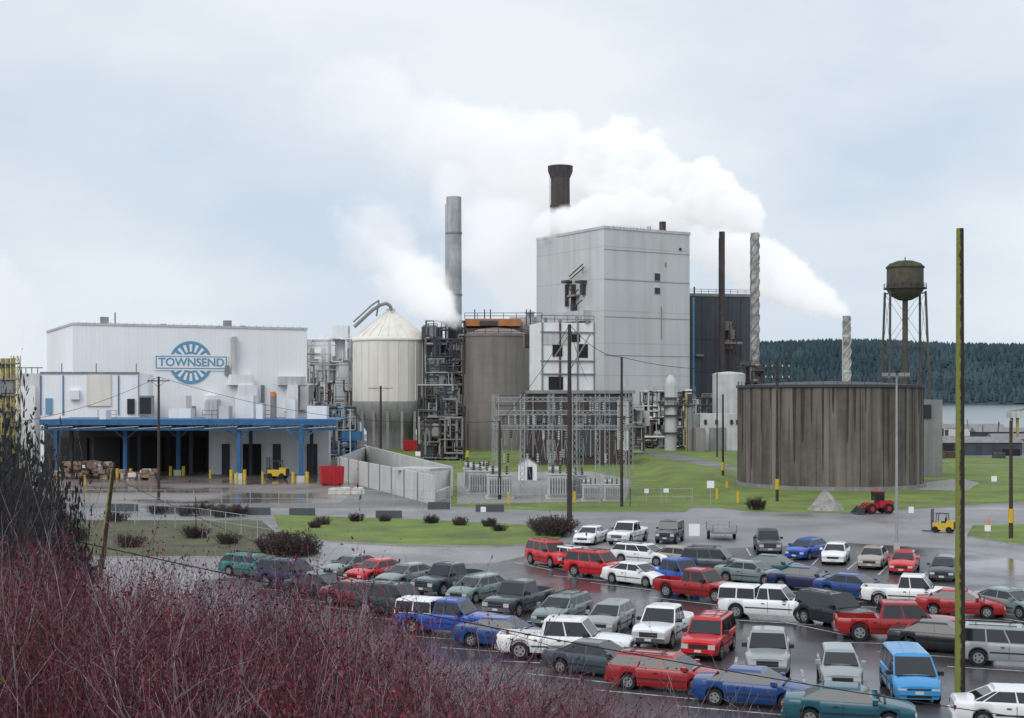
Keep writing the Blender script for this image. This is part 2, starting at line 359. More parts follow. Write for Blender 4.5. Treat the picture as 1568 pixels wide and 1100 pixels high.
# ---------------------------------------------------------------- canopy
g=Mb('loading_dock_canopy')
dF=D(735); dBk=240; zc_=8.75
xl=X(62,dF); xr=X(515,dF)
g.prism([(xl,dF),(xr,dF),(xr-2,dBk),(xl-6,dBk)],zc_-.25,zc_,'blue_steel','blue_steel')
g.prism([(xl-.1,dF-.15),(xr+.1,dF-.15),(xr+.1,dF-.0),(xl-.1,dF-.0)],zc_-.7,zc_+.15,'blue_steel')
g.prism([(xl,dF+.4),(xr,dF+.4),(xr,dF+.8),(xl,dF+.8)],zc_-1.5,zc_-1.1,'blue_steel')
for i in range(34):
    a=xl+(xr-xl)*i/34; b_=xl+(xr-xl)*(i+.5)/34; c_=xl+(xr-xl)*(i+1)/34
    g.beam((a,dF+.6,zc_-1.1),(b_,dF+.6,zc_-.3),.06,'blue_steel'); g.beam((b_,dF+.6,zc_-.3),(c_,dF+.6,zc_-1.1),.06,'blue_steel')
for i,(px,py) in enumerate(((86,730),(192,733),(273,729),(366,735),(461,739))):
    d=D(py)+1; x=X(px,d)
    g.box(x-.28,x+.28,d-.28,d+.28,0,zc_-1.0,'blue_steel'); g.box(x-.6,x+.6,d-.6,d+.6,0,.9,'concrete'); g.cyl(x-1,d-.8,0,1.5,.25,'yellow',n=10); g.cyl(x+1,d-.8,0,1.5,.25,'yellow',n=10)
    g.beam((x,d,zc_-3.0),(x+2.2,d,zc_-1.1),.14,'blue_steel'); g.beam((x,d,zc_-3.0),(x-2.2,d,zc_-1.1),.14,'blue_steel')
    g.beam((x,d,zc_-.8),(x-2,dBk-2,zc_-.8),.3,'blue_steel')
    x2=X(px+10,215); g.box(x2-.25,x2+.25,219,219.5,0,zc_-.3,'grey_dark')
for i in range(22):
    x=xl+ (xr-xl)*(i+.5)/22; g.beam((x,dF+.5,zc_-.4),(x-3,dBk,zc_-.4),.1,'blue_steel')
for i in range(9):
    a=xl+(xr-xl)*i/9; g.beam((a,dF-.3,zc_-1.2),(a+(xr-xl)/9,dF-.3,zc_-.9),.05,'paper_white')
g.box(xl-8,X(320,232),232,233,0,zc_-.3,'brown_wall'); g.box(X(322,222),X(505,222),221,223,0,zc_-.3,'white_plain')
for a,b in((95,135),(145,185),(200,250),(262,312)): g.box(X(a,232),X(b,232),231.5,232,0,5.5,'black')
for a,b in((340,352),(372,400),(418,430),(470,486)): g.box(X(a,221),X(b,221),220.8,221,0,4.8,'grey_dark' if a!=372 else 'black')
for px0,px1,py0,dd in((152,162,628,214),(315,332,612,225),(335,350,622,222),(360,388,606,228),(392,402,618,222),(438,452,612,226),(470,500,622,222),(258,292,626,230)):
    g.box(X(px0,dd),X(px1,dd),dd,dd+3,zc_,Z(py0,dd),'grey_light' if px0%2 else 'white_plain')
for px in (150,310,392,470,500): g.rail([(X(px,225),225,zc_),(X(px+28,225),225,zc_)],1.3,'grey_mid',.06,1.2)
g.box(X(414,224),X(422,224),224,225,zc_,Z(603,224),'grey_mid'); g.cyl(X(418,223),223,Z(607,223),Z(600,223),.45,'orange',n=10)
for i in range(5): g.beam((X(316+i*6,226),225,zc_),(X(316+i*6,226),225,zc_+2.8),.06,'galv')
g.obj()
def lump_pile(name,px,py,w,dp,h,m,n=18,sd=1):
    g=Mb(name); r=random.Random(sd); cx,cy=G(px,py)
    for i in range(n):
        x=cx+r.uniform(-w,w); y=cy+r.uniform(0,dp); s=r.uniform(.35,.6); z=r.uniform(0,h-s)
        g.obox((x,y),r.uniform(-.4,.4),-s,s,-s*.7,s*.7,z if z>.3 else 0,z+s*1.1,m if r.random()<.75 else 'paper_white')
    g.obj()
lump_pile('paper_bale_stack',130,734,3.2,4,2.6,'bale',60,2); lump_pile('paper_bale_stack',212,736,2.4,3,1.6,'bale',36,3); lump_pile('paper_bale_stack',245,700,3,3,3.2,'bale',40,5)
lump_pile('rubble_pile',530,757,1.8,1.5,.8,'paper_white',22,4)
def forklift(px,py,rot,s=1.):
    g=Mb('yellow_forklift')
    g.box(-1.1,.9,-.6,.6,.35,1.1,'yellow'); g.box(-1.4,-.6,-.58,.58,.45,1.35,'yellow'); g.box(-1.45,-1.4,-.5,.5,.5,1.2,'grey_dark')
    for sx in(-.9,.6):
        for sy in(-.5,.5): g.beam((sx,sy-.12,.36),(sx,sy+.12,.36),.36,'tyre',14)
    for sx in(-.7,.55):
        for sy in(-.5,.5): g.beam((sx,sy,1.1),(sx*.8,sy,2.1),.05,'grey_dark')
    g.box(-.7,.6,-.55,.55,2.1,2.17,'grey_dark'); g.box(-.5,0,-.3,.3,1.1,1.25,'black'); g.box(-.5,-.4,-.3,.3,1.2,1.7,'black')
    for sy in(-.35,.35): g.box(1.0,1.12,sy-.06,sy+.06,.1,2.6,'grey_dark'); g.box(1.1,2.2,sy-.07,sy+.07,.08,.14,'grey_dark')
    g.box(1.0,1.1,-.35,.35,1.2,1.3,'grey_dark')
    x,y=G(px,py); o=g.obj(loc=(x,y+.7,0.01),rot=rot); o.scale=(s,)*3
forklift(422,734,2.9,1.25); forklift(1446,817,2.6,.8)
def dumpster(px,py,L_,W_,Hh,rot):
    g=Mb('red_dumpster')
    P=[(-L_/2,-W_/2),(L_/2,-W_/2),(L_/2,W_/2),(-L_/2,W_/2)]
    v=[(x*.92,y*.92,.15) for x,y in P]+[(x,y,Hh) for x,y in P]+[(x*.95,y*.93,Hh) for x,y in P]+[(x*.88,y*.86,.3) for x,y in P]
    f=[(0,3,2,1)]
    for a in range(4):
        b=(a+1)%4; f+=[(a,b,4+b,4+a),(4+a,4+b,8+b,8+a),(8+a,8+b,12+b,12+a)]
    f.append((12,13,14,15)); g.add(v,f,'red_paint')
    for i in range(6):
        x=-L_/2+L_*(i+.5)/6; g.box(x-.06,x+.06,-W_/2-.04,-W_/2+.03,.3,Hh,'red_paint')
    for sx in(-L_/3,L_/3): g.beam((sx,-W_/2,.15),(sx,W_/2,.15),.15,'tyre',10)
    x,y=G(px,py); g.obj(loc=(x,y+W_/2,0),rot=rot)
dumpster(506,744,3.2,2.6,2.6,.25); dumpster(633,691,4.6,2.6,2.4,-.1)
g=Mb('concrete_enclosure')
a=G(520,735);b=G(662,773);c=G(690,760);e=G(560,714)
def wallseg(g,p,q,h,t,m):
    ang=math.atan2(q[1]-p[1],q[0]-p[0]); l=math.hypot(q[0]-p[0],q[1]-p[1]); g.obox(p,ang,0,l,0,t,0,h,m)
wallseg(g,a,b,3.3,.3,'concrete'); wallseg(g,(e[0],e[1]),(c[0],c[1]),3.6,.3,'concrete'); wallseg(g,b,c,1.2,.3,'concrete'); wallseg(g,a,e,3.3,.3,'concrete')
g.obox(c,math.pi*.8,0,6,0,4,3.2,3.5,'grey_light')
for i in range(8):
    t=i/8; p=(a[0]+(b[0]-a[0])*t,a[1]+(b[1]-a[1])*t); g.cyl(p[0],p[1]-.1,0,3.35,.12,'grey_mid',n=6)
g.obj()

# ---------------------------------------------------------------- silos
g=Mb('cream_storage_silo')
d=330; x=X(594,d); y=d+8; R=59/F*d
ze=Z(521,d)
g.lathe(x,y,[(R,Z(615,d)),(R,ze),(R*1.03,ze),(R*1.03,ze+.35),(R*.96,ze+1.1),(R*.12,Z(474,d)),(R*.12,Z(470,d)),(.01,Z(470,d))],'silo_cream',48)
g.lathe(x,y,[(R*.62,0),(R*.62,Z(664,d)),(R*.72,Z(655,d)),(R*1.0,Z(628,d)),(R*1.0,Z(615.2,d))],'silo_base',48)
for i in range(24):
    a=6.283*i/24; g.beam((x+R*1.005*math.cos(a),y+R*1.005*math.sin(a),Z(613,d)),(x+R*1.005*math.cos(a),y+R*1.005*math.sin(a),ze),.10,'silo_cream')
    g.beam((x+R*.98*math.cos(a),y+R*.98*math.sin(a),ze+1.1),(x+R*.14*math.cos(a),y+R*.14*math.sin(a),Z(475,d)),.08,'silo_cream')
for k in range(16):
    a=6.283*k/16; g.beam((x+R*.95*math.cos(a),y+R*.95*math.sin(a),0),(x+R*.97*math.cos(a),y+R*.97*math.sin(a),Z(630,d)),.4,'silo_base')
P=[(538,499),(552,486),(566,473),(578,465),(588,462),(594,466),(596,473)]
g.tube([(X(a,d),y-2,Z(b,d)) for a,b in P],.42,'grey_mid',10)
g.tube([(X(a-2,d),y-1,Z(b-8,d)) for a,b in P[:4]]+[(X(572,d),y-1,Z(482,d))],.2,'grey_mid',6)
g.obj()
g=Mb('concrete_chip_silo')
d=326; x=X(759,d); y=d+6; R=51/F*d
g.lathe(x,y,[(R,0),(R,Z(516,d)),(R*1.02,Z(515,d)),(R*1.02,Z(511,d)),(R*.5,Z(502,d)),(.01,Z(500,d))],'silo_grey',40)
g.rail([(x+R*math.cos(t),y+R*math.sin(t),Z(512,d)) for t in [i*.4 for i in range(17)]],1.2,'rust',.07,3)
g.beam((X(815,d),d,0),(X(815,d),d,Z(512,d)),.35,'rust'); g.beam((X(709,d),d,0),(X(709,d),d,Z(520,d)),.25,'rust')
g.obj()
g=Mb('mill_process_building')
d=365
g.box(X(470,d),X(535,d),d,d+20,0,Z(522,d),'grey_light'); g.box(X(512,d),X(536,d),d-5,d,0,Z(500,d),'white_plain')
g.box(X(706,d),X(830,d),d,d+18,0,Z(503,d),'grey_mid')
g.prism([(X(712,d),d-2),(X(798,d),d-2),(X(798,d),d+14),(X(712,d),d+14)],Z(500,d),Z(489,d),'roof_orange','grey_mid')
g.box(X(735,d),X(762,d),d-2.3,d-2,Z(499,d),Z(492,d),'grey_dark'); g.box(X(780,d),X(830,d),d+4,d+18,Z(503,d),Z(484,d),'grey_light')
g.rail([(X(712,d),d-2,Z(489,d)),(X(830,d),d-2,Z(489,d))],1.5,'grey_dark',.1,3)
for px in (727,742,751,806,812): g.beam((X(px,d),d,Z(500,d)),(X(px,d),d,Z(474,d)),.2,'grey_dark')
g.box(X(640,d),X(712,d),d+4,d+18,0,Z(520,d),'grey_mid')
g.lathe(X(812,d),d+3,[(1,Z(500,d)),(1,Z(480,d)),(1.6,Z(478,d)),(.01,Z(474,d))],'grey_light',12)
g.obj()
def clutter(name,px0,px1,pyt,d,dep,sd,cols,pyb=None,nf=5,dens=1.):
    g=Mb(name); r=random.Random(sd); x0,x1=X(px0,d),X(px1,d); zt=Z(pyt,d)
    nx=max(2,int((x1-x0)/4)); fz=[zt*(i+1)/nf for i in range(nf)]
    for i in range(nx+1):
        for yy in(d,d+dep):
            xx=x0+(x1-x0)*i/nx; g.beam((xx,yy,0),(xx,yy,zt*r.choice((.7,.85,1,1))),.18,cols[0])
    for z in fz:
        w0=r.choice((0,0,.2,.35)); w1=r.choice((1,1,.8,.65)); a=x0+(x1-x0)*w0; b=x0+(x1-x0)*w1
        g.box(a,b,d,d+dep,z-.25,z,cols[0]); g.rail([(a,d,z),(b,d,z)],1.1,r.choice(cols),.06,2)
        if r.random()<.7: g.beam((a,d,z-zt/nf),(a+(b-a)/2,d,z),.12,cols[0])
    for i in range(int(14*dens)):
        t=r.random(); xx=x0+(x1-x0)*r.random(); yy=d+r.uniform(0,dep); z=r.choice([0]+fz[:-1]); h=zt/nf*r.uniform(.5,1.3)
        if t<.4:
            rr=r.uniform(.5,1.5); m=r.choice(cols); g.lathe(xx,yy,[(rr*.4,z+.1),(rr,z+rr*.5),(rr,z+h),(rr*.6,z+h+rr*.4),(.01,z+h+rr*.5)],m,14)
        elif t<.7: w=r.uniform(.6,2); g.box(xx-w,xx+w,yy-1,yy+1,z,z+h*.8,r.choice(cols))
        else: g.box(xx-.8,xx+.8,d-.4,d-.1,z+.5,z+h,r.choice(cols))
    for i in range(int(26*dens)):
        m=r.choice(cols+['rust','galv']); rr=r.uniform(.06,.26); yy=d-r.uniform(.2,1.2)
        p=[Vector((r.uniform(x0,x1),yy,r.uniform(0,zt)))]
        for k in range(4):
            q=p[-1].copy()
            if k%2: q.x=min(x1,max(x0,q.x+r.uniform(-7,7)))
            else: q.z=min(zt,max(.5,q.z+r.uniform(-8,8)))
            p.append(q)
        g.tube(p,rr,m,6)
    return g.obj()
clutter('process_piping',470,538,520,345,8,11,['grey_light','white_plain','grey_mid'],dens=1.8)
clutter('process_piping',652,712,492,330,10,12,['grey_dark','slate','grey_mid','grey_dark'],nf=7,dens=2.6)
clutter('process_piping',640,700,590,310,6,13,['grey_dark','slate','grey_mid'],nf=4,dens=1.5)
clutter('process_piping',812,832,500,305,5,14,['rust','brown_wall','grey_mid'],nf=6,dens=.6)
clutter('process_piping',480,545,624,285,6,15,['grey_light','grey_mid','blue_steel','grey_dark'],nf=3,dens=1.5)
clutter('process_piping',985,1065,600,335,8,16,['grey_dark','grey_mid','grey_light','white_plain'],nf=4,dens=1.9)
clutter('process_piping',1135,1170,560,380,8,17,['grey_dark','slate','rust'],nf=5,dens=1.)
clutter('process_piping',650,710,640,270,4,18,['grey_dark','brown_wall','grey_mid'],nf=2,dens=.9)
clutter('process_piping',915,985,628,300,6,19,['grey_mid','grey_light','grey_dark'],nf=3,dens=1.2)
clutter('process_piping',1060,1135,610,350,8,20,['grey_mid','grey_light','grey_dark'],nf=3,dens=1.1)
g=Mb('long_white_pipeline')
d=D(679); g.beam((X(641,d),d,2.3),(X(775,d),d,2.3),1.35,'white_plain',16)
for i in range(7): xx=X(650+i*19,d); g.box(xx-.3,xx+.3,d-1,d+1,0,1.4,'grey_mid')
g.obj()
# ---------------------------------------------------------------- D tower + dark building
g=Mb('white_equipment_tower')
d=272; aD=math.radians(14); oD=(X(829,d),d); wD=wall_s(oD,aD,911); zt=Z(494,d)
g.obox(oD,aD,0,wD,0,9,0,zt,'white_plain','grey_mid')
for a in (0,wD*.33,wD*.66,wD-.3): g.obox(oD,aD,a,a+.3,-.25,0,0,zt,'rust' if a>wD*.3 and a<wD*.5 else 'grey_mid')
for py in (508,552,572,600): wrect(g,oD,aD,827,912,py,py+1.8,'grey_mid',.35)
wrect(g,oD,aD,829,868,510,528,'grey_light',.15)
for q in((846,861,526,546),(885,900,527,548),(840,862,577,597),(875,888,512,524),(842,848,511,519)): wrect(g,oD,aD,*q,'black',.12)
g.beam((X(848,d),d-.5,Z(548,d)),(X(872,d),d-.2,Z(512,d)),.15,'grey_mid'); g.beam((X(905,d),d,Z(510,d)),(X(868,d),d-.8,Z(575,d)),.15,'grey_mid')
g.rail([(X(829,d),d-.1,zt),(X(911,d),d+3,zt)],1.4,'grey_dark',.07,2.2)
for px,h in((836,486),(858,489),(884,484),(900,488)): g.beam((X(px,d),d+2,zt),(X(px,d),d+2,Z(h,d)),.35,'grey_mid',8)
g.obj()
g=Mb('electrical_switch_building')
d=252; o=(X(808,d),d); a=math.radians(4); w=wall_s(o,a,968)
g.obox(o,a,0,w,0,14,0,Z(602,d),'brown_wall','grey_mid'); g.obox(o,a,-.5,w+.5,-.6,0,Z(603,d),Z(598,d),'grey_mid')
for i in range(7): wrect(g,o,a,815+i*22,817+i*22,606,700,'grey_mid',.4)
for q in((820,832,625,645),(842,856,620,650),(930,942,610,660),(945,962,612,690),(885,915,660,698)): wrect(g,o,a,*q,'grey_light' if q[0] in(945,) else 'grey_dark',.25)
wrect(g,o,a,884,916,628,656,'brown_wall',.5)
g.obj()
# ---------------------------------------------------------------- E boiler building
g=Mb('boiler_house')
d=400; oE=(X(925,d),d); aE=math.radians(31.3); wE=wall_s(oE,aE,1056); zE=Z(347,d)
g.obox(oE,aE,0,wE,0,36,0,zE,'grey_metal','grey_mid')
g.obox(oE,aE,-.2,wE+.2,-.2,0,zE-.6,zE+.2,'grey_light'); g.obox(oE,aE,-.2,0,0,36,zE-.6,zE+.2,'grey_light')
for q in((1002,1010,419,430),(1002,1010,441,450)):
    wrect(g,oE,aE,q[0]-1,q[1]+1,q[2]-1,q[3]+1,'grey_light',.15); wrect(g,oE,aE,*q,'window_dark',.25)
wrect(g,oE,aE,1040,1043,380,384,'black',.2)
for q in((1018,1020,402,408),(1012,1013,470,520)): wrect(g,oE,aE,*q,'grey_mid',.2)
for py in (386,431,487,545): wrect(g,oE,aE,925,1056,py,py+.8,'grey_mid',.08)
aV=aE+math.pi/2
def lrect(x0,x1,y0,y1,mt,pr=.3):
    s0=wall_s(oE,aV,x0); s1=wall_s(oE,aV,x1)
    if s0>s1:s0,s1=s1,s0
    dd=oE[1]+math.sin(aV)*(s0+s1)/2
    g.obox(oE,aV,s0,s1,0,pr,Z(y1,dd),Z(y0,dd),mt)
lrect(868,876,430,434,'grey_dark',2); lrect(869,871,436,470,'grey_dark',1); lrect(880,882,436,474,'rust',1.4); lrect(889,899,430,434,'grey_dark',2); lrect(893,897,436,452,'grey_dark',1.2)
lrect(878,888,452,455,'grey_mid',2.2); lrect(852,905,478,494,'grey_light',2.5); lrect(880,884,466,478,'grey_dark',1.5)
def LP(px,py,pr):
    s=wall_s(oE,aV,px); u=(math.cos(aV),math.sin(aV)); dd=oE[1]+u[1]*s
    return (oE[0]+u[0]*s-math.cos(aE)*pr, oE[1]+u[1]*s-math.sin(aE)*pr, Z(py,dd))
for a_,b_ in(((878,424),(899,405)),((880,428),(901,410)),((872,462),(892,444)),((874,438),(890,456)),((882,474),(898,460))): g.beam(LP(*a_,1.5),LP(*b_,1.5),.18,'grey_dark')
for a_ in ((878,428),(899,408),(876,456)): g.beam(LP(*a_,1.5),LP(a_[0],a_[1]+12,1.5),.12,'grey_dark')
uE=(math.cos(aE),math.sin(aE)); s=wall_s(oE,aE,1021)
sx,sy=oE[0]+uE[0]*s-uE[1]*2,oE[1]+uE[1]*s+uE[0]*2
g.cyl(sx,sy,zE-1,zE+3.0,1.0,'brown_stack',n=14); g.cyl(sx-4,sy,zE-1,zE+1.6,.6,'grey_light',n=10)
for i in range(12): g.obox(oE,aE,4+i*1.2,4.1+i*1.2,1,1.1,zE,zE+.9,'grey_mid')
g.obj()
g=Mb('mill_annex_building')
d=322
g.box(X(1072,d),X(1134,d),d,d+12,0,Z(634,d),'grey_light'); g.box(X(1086,d),X(1112,d),d-.2,d,0,Z(655,d),'grey_mid')
g.box(X(1060,d),X(1075,d),d-6,d,0,Z(655,d),'grey_mid')
for q in (1078,1095,1118,1127): g.box(X(q,d),X(q+4,d),d-.35,d-.2,Z(650,d),Z(643,d),'window_dark')
d=345; g.box(X(975,d),X(1060,d),d,d+10,0,Z(652,d),'grey_mid'); g.box(X(1000,d),X(1040,d),d-3,d,0,Z(660,d),'concrete')
g.obj()
g=Mb('white_process_tank'); d=340
g.lathe(X(1116,d),d,[(25/F*d,0),(25/F*d,Z(573,d)),(20/F*d,Z(571,d)),(.01,Z(569,d))],'grey_light',28); g.obj()
g=Mb('white_process_tank'); d=322
g.lathe(X(1027,d),d,[(1.4,0),(1.4,Z(588,d)),(1.0,Z(580,d)),(.5,Z(575,d)),(.01,Z(574,d))],'grey_light',20)
for z in(4,8,12): g.lathe(X(1027,d),d,[(1.45,z),(2.2,z),(2.2,z+.2),(1.45,z+.2)],'grey_dark',14)
g.cyl(X(1042,d),d-1,Z(625,d),Z(606,d),.4,'rust',n=10); g.cyl(X(1056,d),d-1,0,Z(618,d),.8,'grey_mid',n=10)
g.cyl(X(1050,d),d-1.5,0,Z(600,d),.2,'yellow_dull',n=8)
g.box(X(1010,d),X(1064,d),d-2,d+2,Z(620,d)-.3,Z(620,d),'grey_dark'); g.rail([(X(1010,d),d-2,Z(620,d)),(X(1064,d),d-2,Z(620,d))],1.1,'grey_dark',.06,1.5)
g.obj()
# F dark building
g=Mb('dark_clad_mill_building'); d=432; oF=(X(1040,d),d); aF=math.radians(12); wF=wall_s(oF,aF,1152); zF=Z(451,d)
g.obox(oF,aF,0,wF,0,22,0,zF,'slate','grey_dark')
g.obox(oF,aF,-.3,wF+.3,-.3,0,zF-.5,zF+.4,'grey_mid')
for z in (10,20,30): g.obox(oF,aF,0,wF,-.12,0,z,z+.3,'grey_dark')
for k in range(5): g.obox(oF,aF,3.2+k*4.2,3.35+k*4.2,-.1,0,0,zF,'grey_dark')
p0=(oF[0],oF[1],zF+.4); p1=(oF[0]+wF*math.cos(aF),oF[1]+wF*math.sin(aF),zF+.4); g.rail([p0,p1],1.3,'grey_dark',.09,2.2)
wrect(g,oF,aF,1060,1063,455,640,'sign_blue',.3); wrect(g,oF,aF,1063,1075,543,546,'grey_mid',1.5)
for px,py in((1117,492),(1122,505),(1118,520)): g.cyl(X(px,d),d+2,Z(py+14,d),Z(py,d),1.2,'grey_mid',n=12)
g.lattice((X(1122,d),d,0),(X(1122,d),d,Z(490,d)),2,.14,'rust'); g.box(X(1108,d),X(1136,d),d-1,d+2,Z(527,d),Z(524,d),'grey_mid')
g.beam((X(1067,d),d+6,Z(455,d)),(X(1067,d),d+6,Z(437,d)),.25,'grey_dark',8)
g.obj()
def stack(name,px,pyt,pyb,wpx,d,m,taper=1.,lip=0,strake=0,m2=None):
    g=Mb(name); R=wpx/2/F*d; x=X(px,d); zt=Z(pyt,d); zb=0
    prof=[(R*taper,zb),(R,zt-lip*2.2)]
    if lip: prof+=[(R*1.3,zt-lip),(R*1.34,zt)]
    else: prof+=[(R,zt)]
    prof+=[(prof[-1][0]*.86,zt),(prof[-1][0]*.8,zt-2)]
    g.lathe(x,d,prof,m,24)
    if strake:
        z0=strake; pitch=R*2*4.2; n=int((zt-z0)/pitch*16)
        for ph in (0,2.094,4.188):
            pr=None
            for i in range(n):
                t=i/16*6.283+ph; z=z0+(zt-z0)*i/n; q=(x+R*1.08*math.cos(t),d+R*1.08*math.sin(t),z)
                if pr: g.beam(pr,q,R*.15,m2 or m)
                pr=q
    for zz in (.35,.6,.85):
        z=zt*zz; g.lathe(x,d,[(R*1.0,z),(R*1.12,z),(R*1.12,z+.4),(R*1.0,z+.4)],m2 or m,24)
    g.beam((x-R*1.1,d-R*.3,0),(x-R*1.1,d-R*.3,zt*.97),.12,m2 or m)
    return g.obj(20)
stack('grey_smokestack',695,302,475,23,370,'stack_grey',1.12,0,0,'grey_mid')
stack('brown_smokestack',858,255,350,29,452,'brown_stack',1.1,1.8,0,'rust')
stack('steel_smokestack',1105.5,355,450,9,428,'brown_stack',1,0,0,'grey_dark')
stack('spiral_smokestack',1156,357,570,13,405,'stack_mottle',1,0,8,'grey_mid')
stack('spiral_smokestack',1296.5,484,582,12,285,'stack_mottle',1,0,6,'grey_light')
stack('vent_stack',1141,484,560,4,385,'grey_dark')
# ---------------------------------------------------------------- J tank
g=Mb('concrete_storage_tank'); dc=194.; R=12.5; x=X(1270,dc)
zt=Z(593,dc-R)
g.lathe(x,dc,[(R,0),(R,zt)],'tank_wood',96)
g.lathe(x,dc,[(R+.001,zt),(R+.25,zt),(R+.25,zt+.35),(R-.2,zt+.35),(R*.5,zt+.75),(.01,zt+.95)],'grey_dark',96)
rr=random.Random(5)
for i in range(46):
    a=6.283*(i+rr.uniform(-.3,.3))/46
    g.beam((x+(R+.01)*math.cos(a),dc+(R+.01)*math.sin(a),0),(x+(R+.01)*math.cos(a),dc+(R+.01)*math.sin(a),zt*rr.choice((1,1,.8,1))),rr.choice((.025,.03,.06)),'tank_dark')
for i in range(52):
    a=6.283*(i+rr.random())/52; h=zt*rr.uniform(.15,.8); w_=rr.uniform(.015,.05)
    g.poly([(x+(R+.03)*math.cos(a+t),dc+(R+.03)*math.sin(a+t),z) for t,z in((0,zt-.05),(w_,zt-.05),(w_*.7,zt-h),(w_*.45,zt-h*1.08),(w_*.25,zt-h*.9))],'tank_dark')
g.lathe(x,dc,[(R+.02,0),(R+.3,0),(R+.3,.5),(R+.02,.5)],'grey_mid',96)
for i in range(44):
    a=6.283*i/44; g.beam((x+R*math.cos(a),dc+R*math.sin(a),zt),(x+R*math.cos(a),dc+R*math.sin(a),zt+.9),.04,'grey_dark')
for px in (1162,1205,1250,1310,1352): g.cyl(X(px,dc),dc,zt+.3,zt+1.5,.18,'grey_dark',n=8)
g.obj(25)
g=Mb('grey_building'); d=215
g.box(X(1408,d),X(1443,d),d,d+10,0,Z(612,d),'grey_mid'); g.box(X(1412,d),X(1425,d),d-.3,d,Z(640,d),Z(620,d),'window_dark')
g.rail([(X(1408,d),d,Z(612,d)),(X(1443,d),d,Z(612,d))],1,'grey_dark',.05,1.5); g.obj()
# ---------------------------------------------------------------- water tower
g=Mb('water_tower'); d=300; x=X(1386,d); y=d; R=27.5/F*d
zr=Z(443,d)
g.lathe(x,y,[(.01,Z(461,d)),(R*.35,Z(460,d)),(R*.75,Z(454,d)),(R*.97,Z(446,d)),(R,zr),(R,Z(411,d))],'wt_body',32)
g.lathe(x,y,[(R*1.05,Z(411.2,d)),(R*1.06,Z(409.5,d)),(R*.85,Z(404,d)),(R*.45,Z(400,d)),(.01,Z(398.5,d))],'green_moss',32)
g.lathe(x,y,[(R,zr),(R*1.18,zr),(R*1.18,zr+.2),(R,zr+.2)],'grey_dark',32)
g.rail([(x+R*1.16*math.cos(t*.3927),y+R*1.16*math.sin(t*.3927),zr) for t in range(17)],1.1,'grey_dark',.045,1.2)
g.cyl(x,y,0,Z(458,d),.6,'wt_body',n=14); g.cyl(x,y,Z(398.5,d)-.2,Z(394,d),.12,'grey_dark',n=6)
legs=[(-1,-1),(1,-1),(1,1),(-1,1)]; tops=[];bots=[]
for a,b in legs:
    t=(x+a*R*.98,y+b*R*.55,Z(447,d)); bt=(x+a*R*1.17,y+b*R*1.1,0); tops.append(Vector(t));bots.append(Vector(bt)); g.beam(t,bt,.26,'wt_body',6)
for lv in (.0,.33,.66):
    P=[bots[i].lerp(tops[i],lv) for i in range(4)]; Q=[bots[i].lerp(tops[i],lv+.33) for i in range(4)]
    for i in range(4):
        j=(i+1)%4; g.beam(Q[i],Q[j],.1,'wt_body'); g.beam(P[i],Q[j],.045,'grey_dark'); g.beam(P[j],Q[i],.045,'grey_dark')
g.obj()
# shore yard (right)
g=Mb('yard_equipment'); r=random.Random(9)
for i in range(34):
    px=r.uniform(1410,1620); py=r.uniform(662,704); xx,yy=G(px,py); w=r.uniform(1,3.4)
    g.obox((xx,yy),r.uniform(-.4,.4),-w,w,0,2.5,0,r.uniform(.8,2.6),r.choice(['grey_dark','black','slate','grey_mid','rust']))
    if r.random()<.4: g.beam((xx,yy,0),(xx+r.uniform(-1,1),yy,r.uniform(4,7)),.12,'grey_dark')
g.obj()
for (px,py,w,cols) in ((1500,697,9,'slate'),(1540,676,8,'grey_dark'),(1490,668,10,'paper_white'),(1570,690,7,'grey_mid')):
    g=Mb('stockpile_shed'); xx,yy=G(px,py); g.box(xx-w,xx+w,yy,yy+6,0,2.6,cols)
    g.add([(xx-w-.3,yy-.3,2.6),(xx+w+.3,yy-.3,2.6),(xx+w+.3,yy+6.3,2.6),(xx-w-.3,yy+6.3,2.6),(xx-w-.3,yy+3,3.8),(xx+w+.3,yy+3,3.8)],[(0,1,5,4),(3,2,5,4),(0,4,3),(1,2,5)],'grey_mid')
    for i in range(5): g.box(xx-w+1+i*w*.4,xx-w+2.2+i*w*.4,yy-.1,yy,0.2,2,'grey_dark')
    g.obj()
g=Mb('dock_crane'); d=300
for px in (1549,1558): g.beam((X(px,d),d,0),(X(px,d),d,Z(628,d)),.35,'yellow_dull')
g.box(X(1546,d),X(1562,d),d-1,d+2,Z(640,d),Z(630,d),'grey_light'); g.beam((X(1550,d),d,Z(630,d)),(X(1600,d),d,Z(622,d)),.3,'grey_mid'); g.obj()
def loader(px,py,rot,s,body,name):
    g=Mb(name)
    g.box(-2.2,-.2,-.9,.9,.9,1.9,body); g.box(-2.4,-2.2,-.8,.8,.9,1.7,'grey_dark'); g.box(-.2,1.4,-.6,.6,.8,1.5,body)
    g.box(-1.0,.4,-.7,.7,1.9,3.1,'glass'); g.box(-1.1,.5,-.75,.75,3.1,3.25,body)
    for sx in(-1.5,1.2):
        for sy in(-.95,.95): g.beam((sx,sy-.25,.75),(sx,sy+.25,.75),.75,'tyre',18); g.beam((sx,sy-.27,.75),(sx,sy+.27,.75),.35,body,10)
    for sy in(-.5,.5): g.beam((.9,sy,1.6),(2.6,sy,.8),.13,body)
    g.add([(2.5,-1.2,.1),(2.5,1.2,.1),(3.5,1.2,.1),(3.5,-1.2,.1),(2.4,-1.2,1.1),(2.4,1.2,1.1)],[(0,1,2,3),(0,1,5,4),(1,2,5),(0,3,4)],'grey_dark')
    x,y=G(px,py); o=g.obj(loc=(x,y+1,0.02),rot=rot); o.scale=(s,)*3
